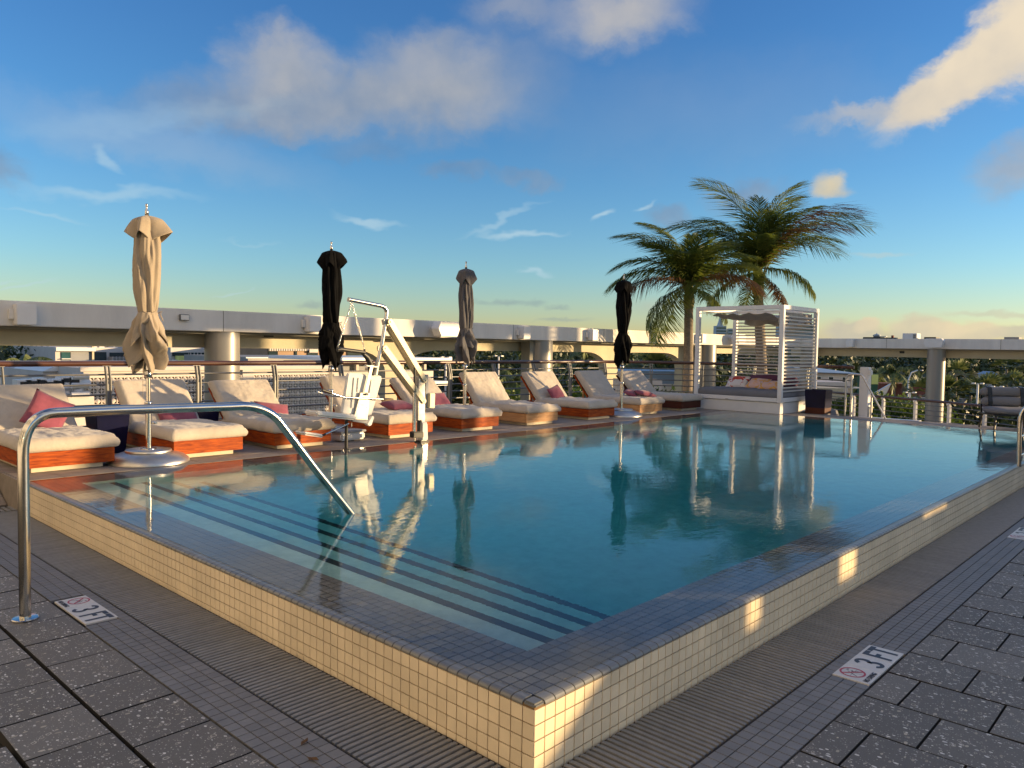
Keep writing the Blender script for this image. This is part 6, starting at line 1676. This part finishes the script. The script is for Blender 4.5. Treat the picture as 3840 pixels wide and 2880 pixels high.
# ------------------------------------------------------------------ unseen panels added to shape the sun, hotel wall set near for warm bounce
t = thing('sun_blockers', 'unseen panels and leaves added to shape the sun on the pool side', 'building', (0, -6, 0))  # added blockers, cut so that the sun falls in patches
def pb(nm, x0, x1, z0, z1, m='stucco', y0=-.12, y1=.12): return MB().box(x0, x1, y0, y1, z0, z1).build(nm, m, t)
HW = 1.24
MB().add([(5.95, -.12, 0), (6.6, -.12, 0), (6.6, -.12, 1.24), (6.5, -.12, 1.24), (5.95, -.12, .86), (5.95, .12, 0), (6.6, .12, 0), (6.6, .12, 1.24), (6.5, .12, 1.24), (5.95, .12, .86)], [(0, 1, 2, 3, 4), (9, 8, 7, 6, 5), (4, 3, 8, 9), (0, 4, 9, 5)]).build('low_blocker_end', 'stucco', t)
for (x0, x1) in ((6.602, 7.26), (7.62, 8.42), (8.90, 9.00), (9.16, 10.05), (10.9, 24.0)): pb('low_blocker', x0, x1, 0, HW)  # gaps between these added pieces let sun onto the pool wall
pb('low_blocker', 10.06, 10.89, 0, 1.08)
pb('low_blocker_sill', 7.262, 7.618, 0, .97); pb('low_blocker_sill', 8.43, 8.89, 0, .95)
pb('mid_blocker', 18.95, 21.0, 1.99, 2.36, 'white_metal'); pb('mid_blocker', 21.9, 23.55, 1.97, 2.34, 'white_metal')  # strips added to shade the far loungers
pb('mid_blocker', 17.0, 17.12, 1.9, 2.5, 'white_metal'); pb('mid_blocker', 14.0, 14.2, 1.9, 2.3, 'white_metal')
pb('slat_blocker', 22.45, 23.52, 2.35, 3.9, 'white_metal')  # panel added to keep the sun off the cabana slats
for (a, b_, z0, z1) in ((12.85, 13.55, 3.1, 2.55), (13.0, 14.1, 3.05, 2.72), (14.9, 15.6, 2.2, 2.95)):
    MB().bar((a, 0, z0), (b_, 0, z1), .15, .1, (0, 1, 0)).build('stripe_blocker', 'white_metal', t)  # added to cast stripes on the lounger cushions
pb('post', 12.32, 12.42, 0, 2.25, 'white_metal')  # upright added only to cast a stripe on the first lounger
pb('high_blocker', 17.6, 22.5, 4.32, 9); pb('high_blocker', 22.5, 25.6, 4.32, 9); pb('high_blocker', 25.6, 27.2, 4.62, 9); pb('high_blocker', 27.2, 28.2, 4.32, 9); pb('high_blocker', 29.35, 30.1, 4.3, 9)  # high pieces added to shade stretches of the left beam
pb('high_blocker', 32.7, 35.0, 4.2, 9); pb('high_blocker', 31.4, 32.7, 4.9, 9); pb('high_blocker', 35.0, 35.6, 4.7, 9); pb('high_blocker', 36.0, 36.9, 4.2, 9); pb('high_blocker', 37.4, 38.4, 4.2, 9)
for k in range(4): pb('blocker_slat', 35.62, 38.4, 4.62 + k * .17, 4.68 + k * .17, 'white_metal')
mb = MB(); rl = random.Random(8)
for (x, z, r) in ((24.4, 2.75, .45), (24.9, 2.4, .5), (18.4, 2.2, .45), (16.75, 2.25, .32), (17.75, 2.3, .38), (17.5, 3.0, .35), (15.0, 2.2, .28), (19.3, 2.5, .4), (20.6, 2.55, .4), (14.15, 2.3, .25), (21.5, 2.1, .35), (19.5, 3.6, .5), (22.3, 3.3, .3)):
    leaves(mb, (x, 0, z), (r, .3, r), 170, .07, rl, shell=.1)
o = mb.build('dapple_leaves', 'shrub_leaf', t)  # loose leaves added to dapple the sun on the loungers
t = thing('hotel_wing', 'cream hotel wall with dark windows behind the camera side of the deck', 'building', (-5.5, -6, 0))
MB().box(-.6, 0, 0, 26, 0, 11).build('wall', 'stucco', t)
for k in range(9):
    for j in range(3): MB().box(.001, .04, 1 + k * 2.8, 2.4 + k * 2.8, 1.0 + j * 3.4, 2.9 + j * 3.4).build('window', 'glass_dark', t)

for lab, x, y, rz in (('small curled brown leaf on the mosaic border below the pool corner', -.40, .72, .5), ('reddish fallen leaf on the grey mosaic nearest the bottom edge', -.44, .60, 2.1)):
    mb = MB(); mb.add([(-.022, 0, 0), (-.006, .009, .004), (.012, .008, .001), (.024, 0, .006), (.012, -.008, .002), (-.006, -.009, .005), (0, 0, -.001)], [(0, 6, 1), (1, 6, 2), (2, 6, 3), (3, 6, 4), (4, 6, 5), (5, 6, 0)])
    o = mb.build('fallen_leaf', 'palm_brown', None, (x, y, .003), (0, 0, rz)); label(o, lab, 'leaf', 'fallen leaves on the mosaic border')
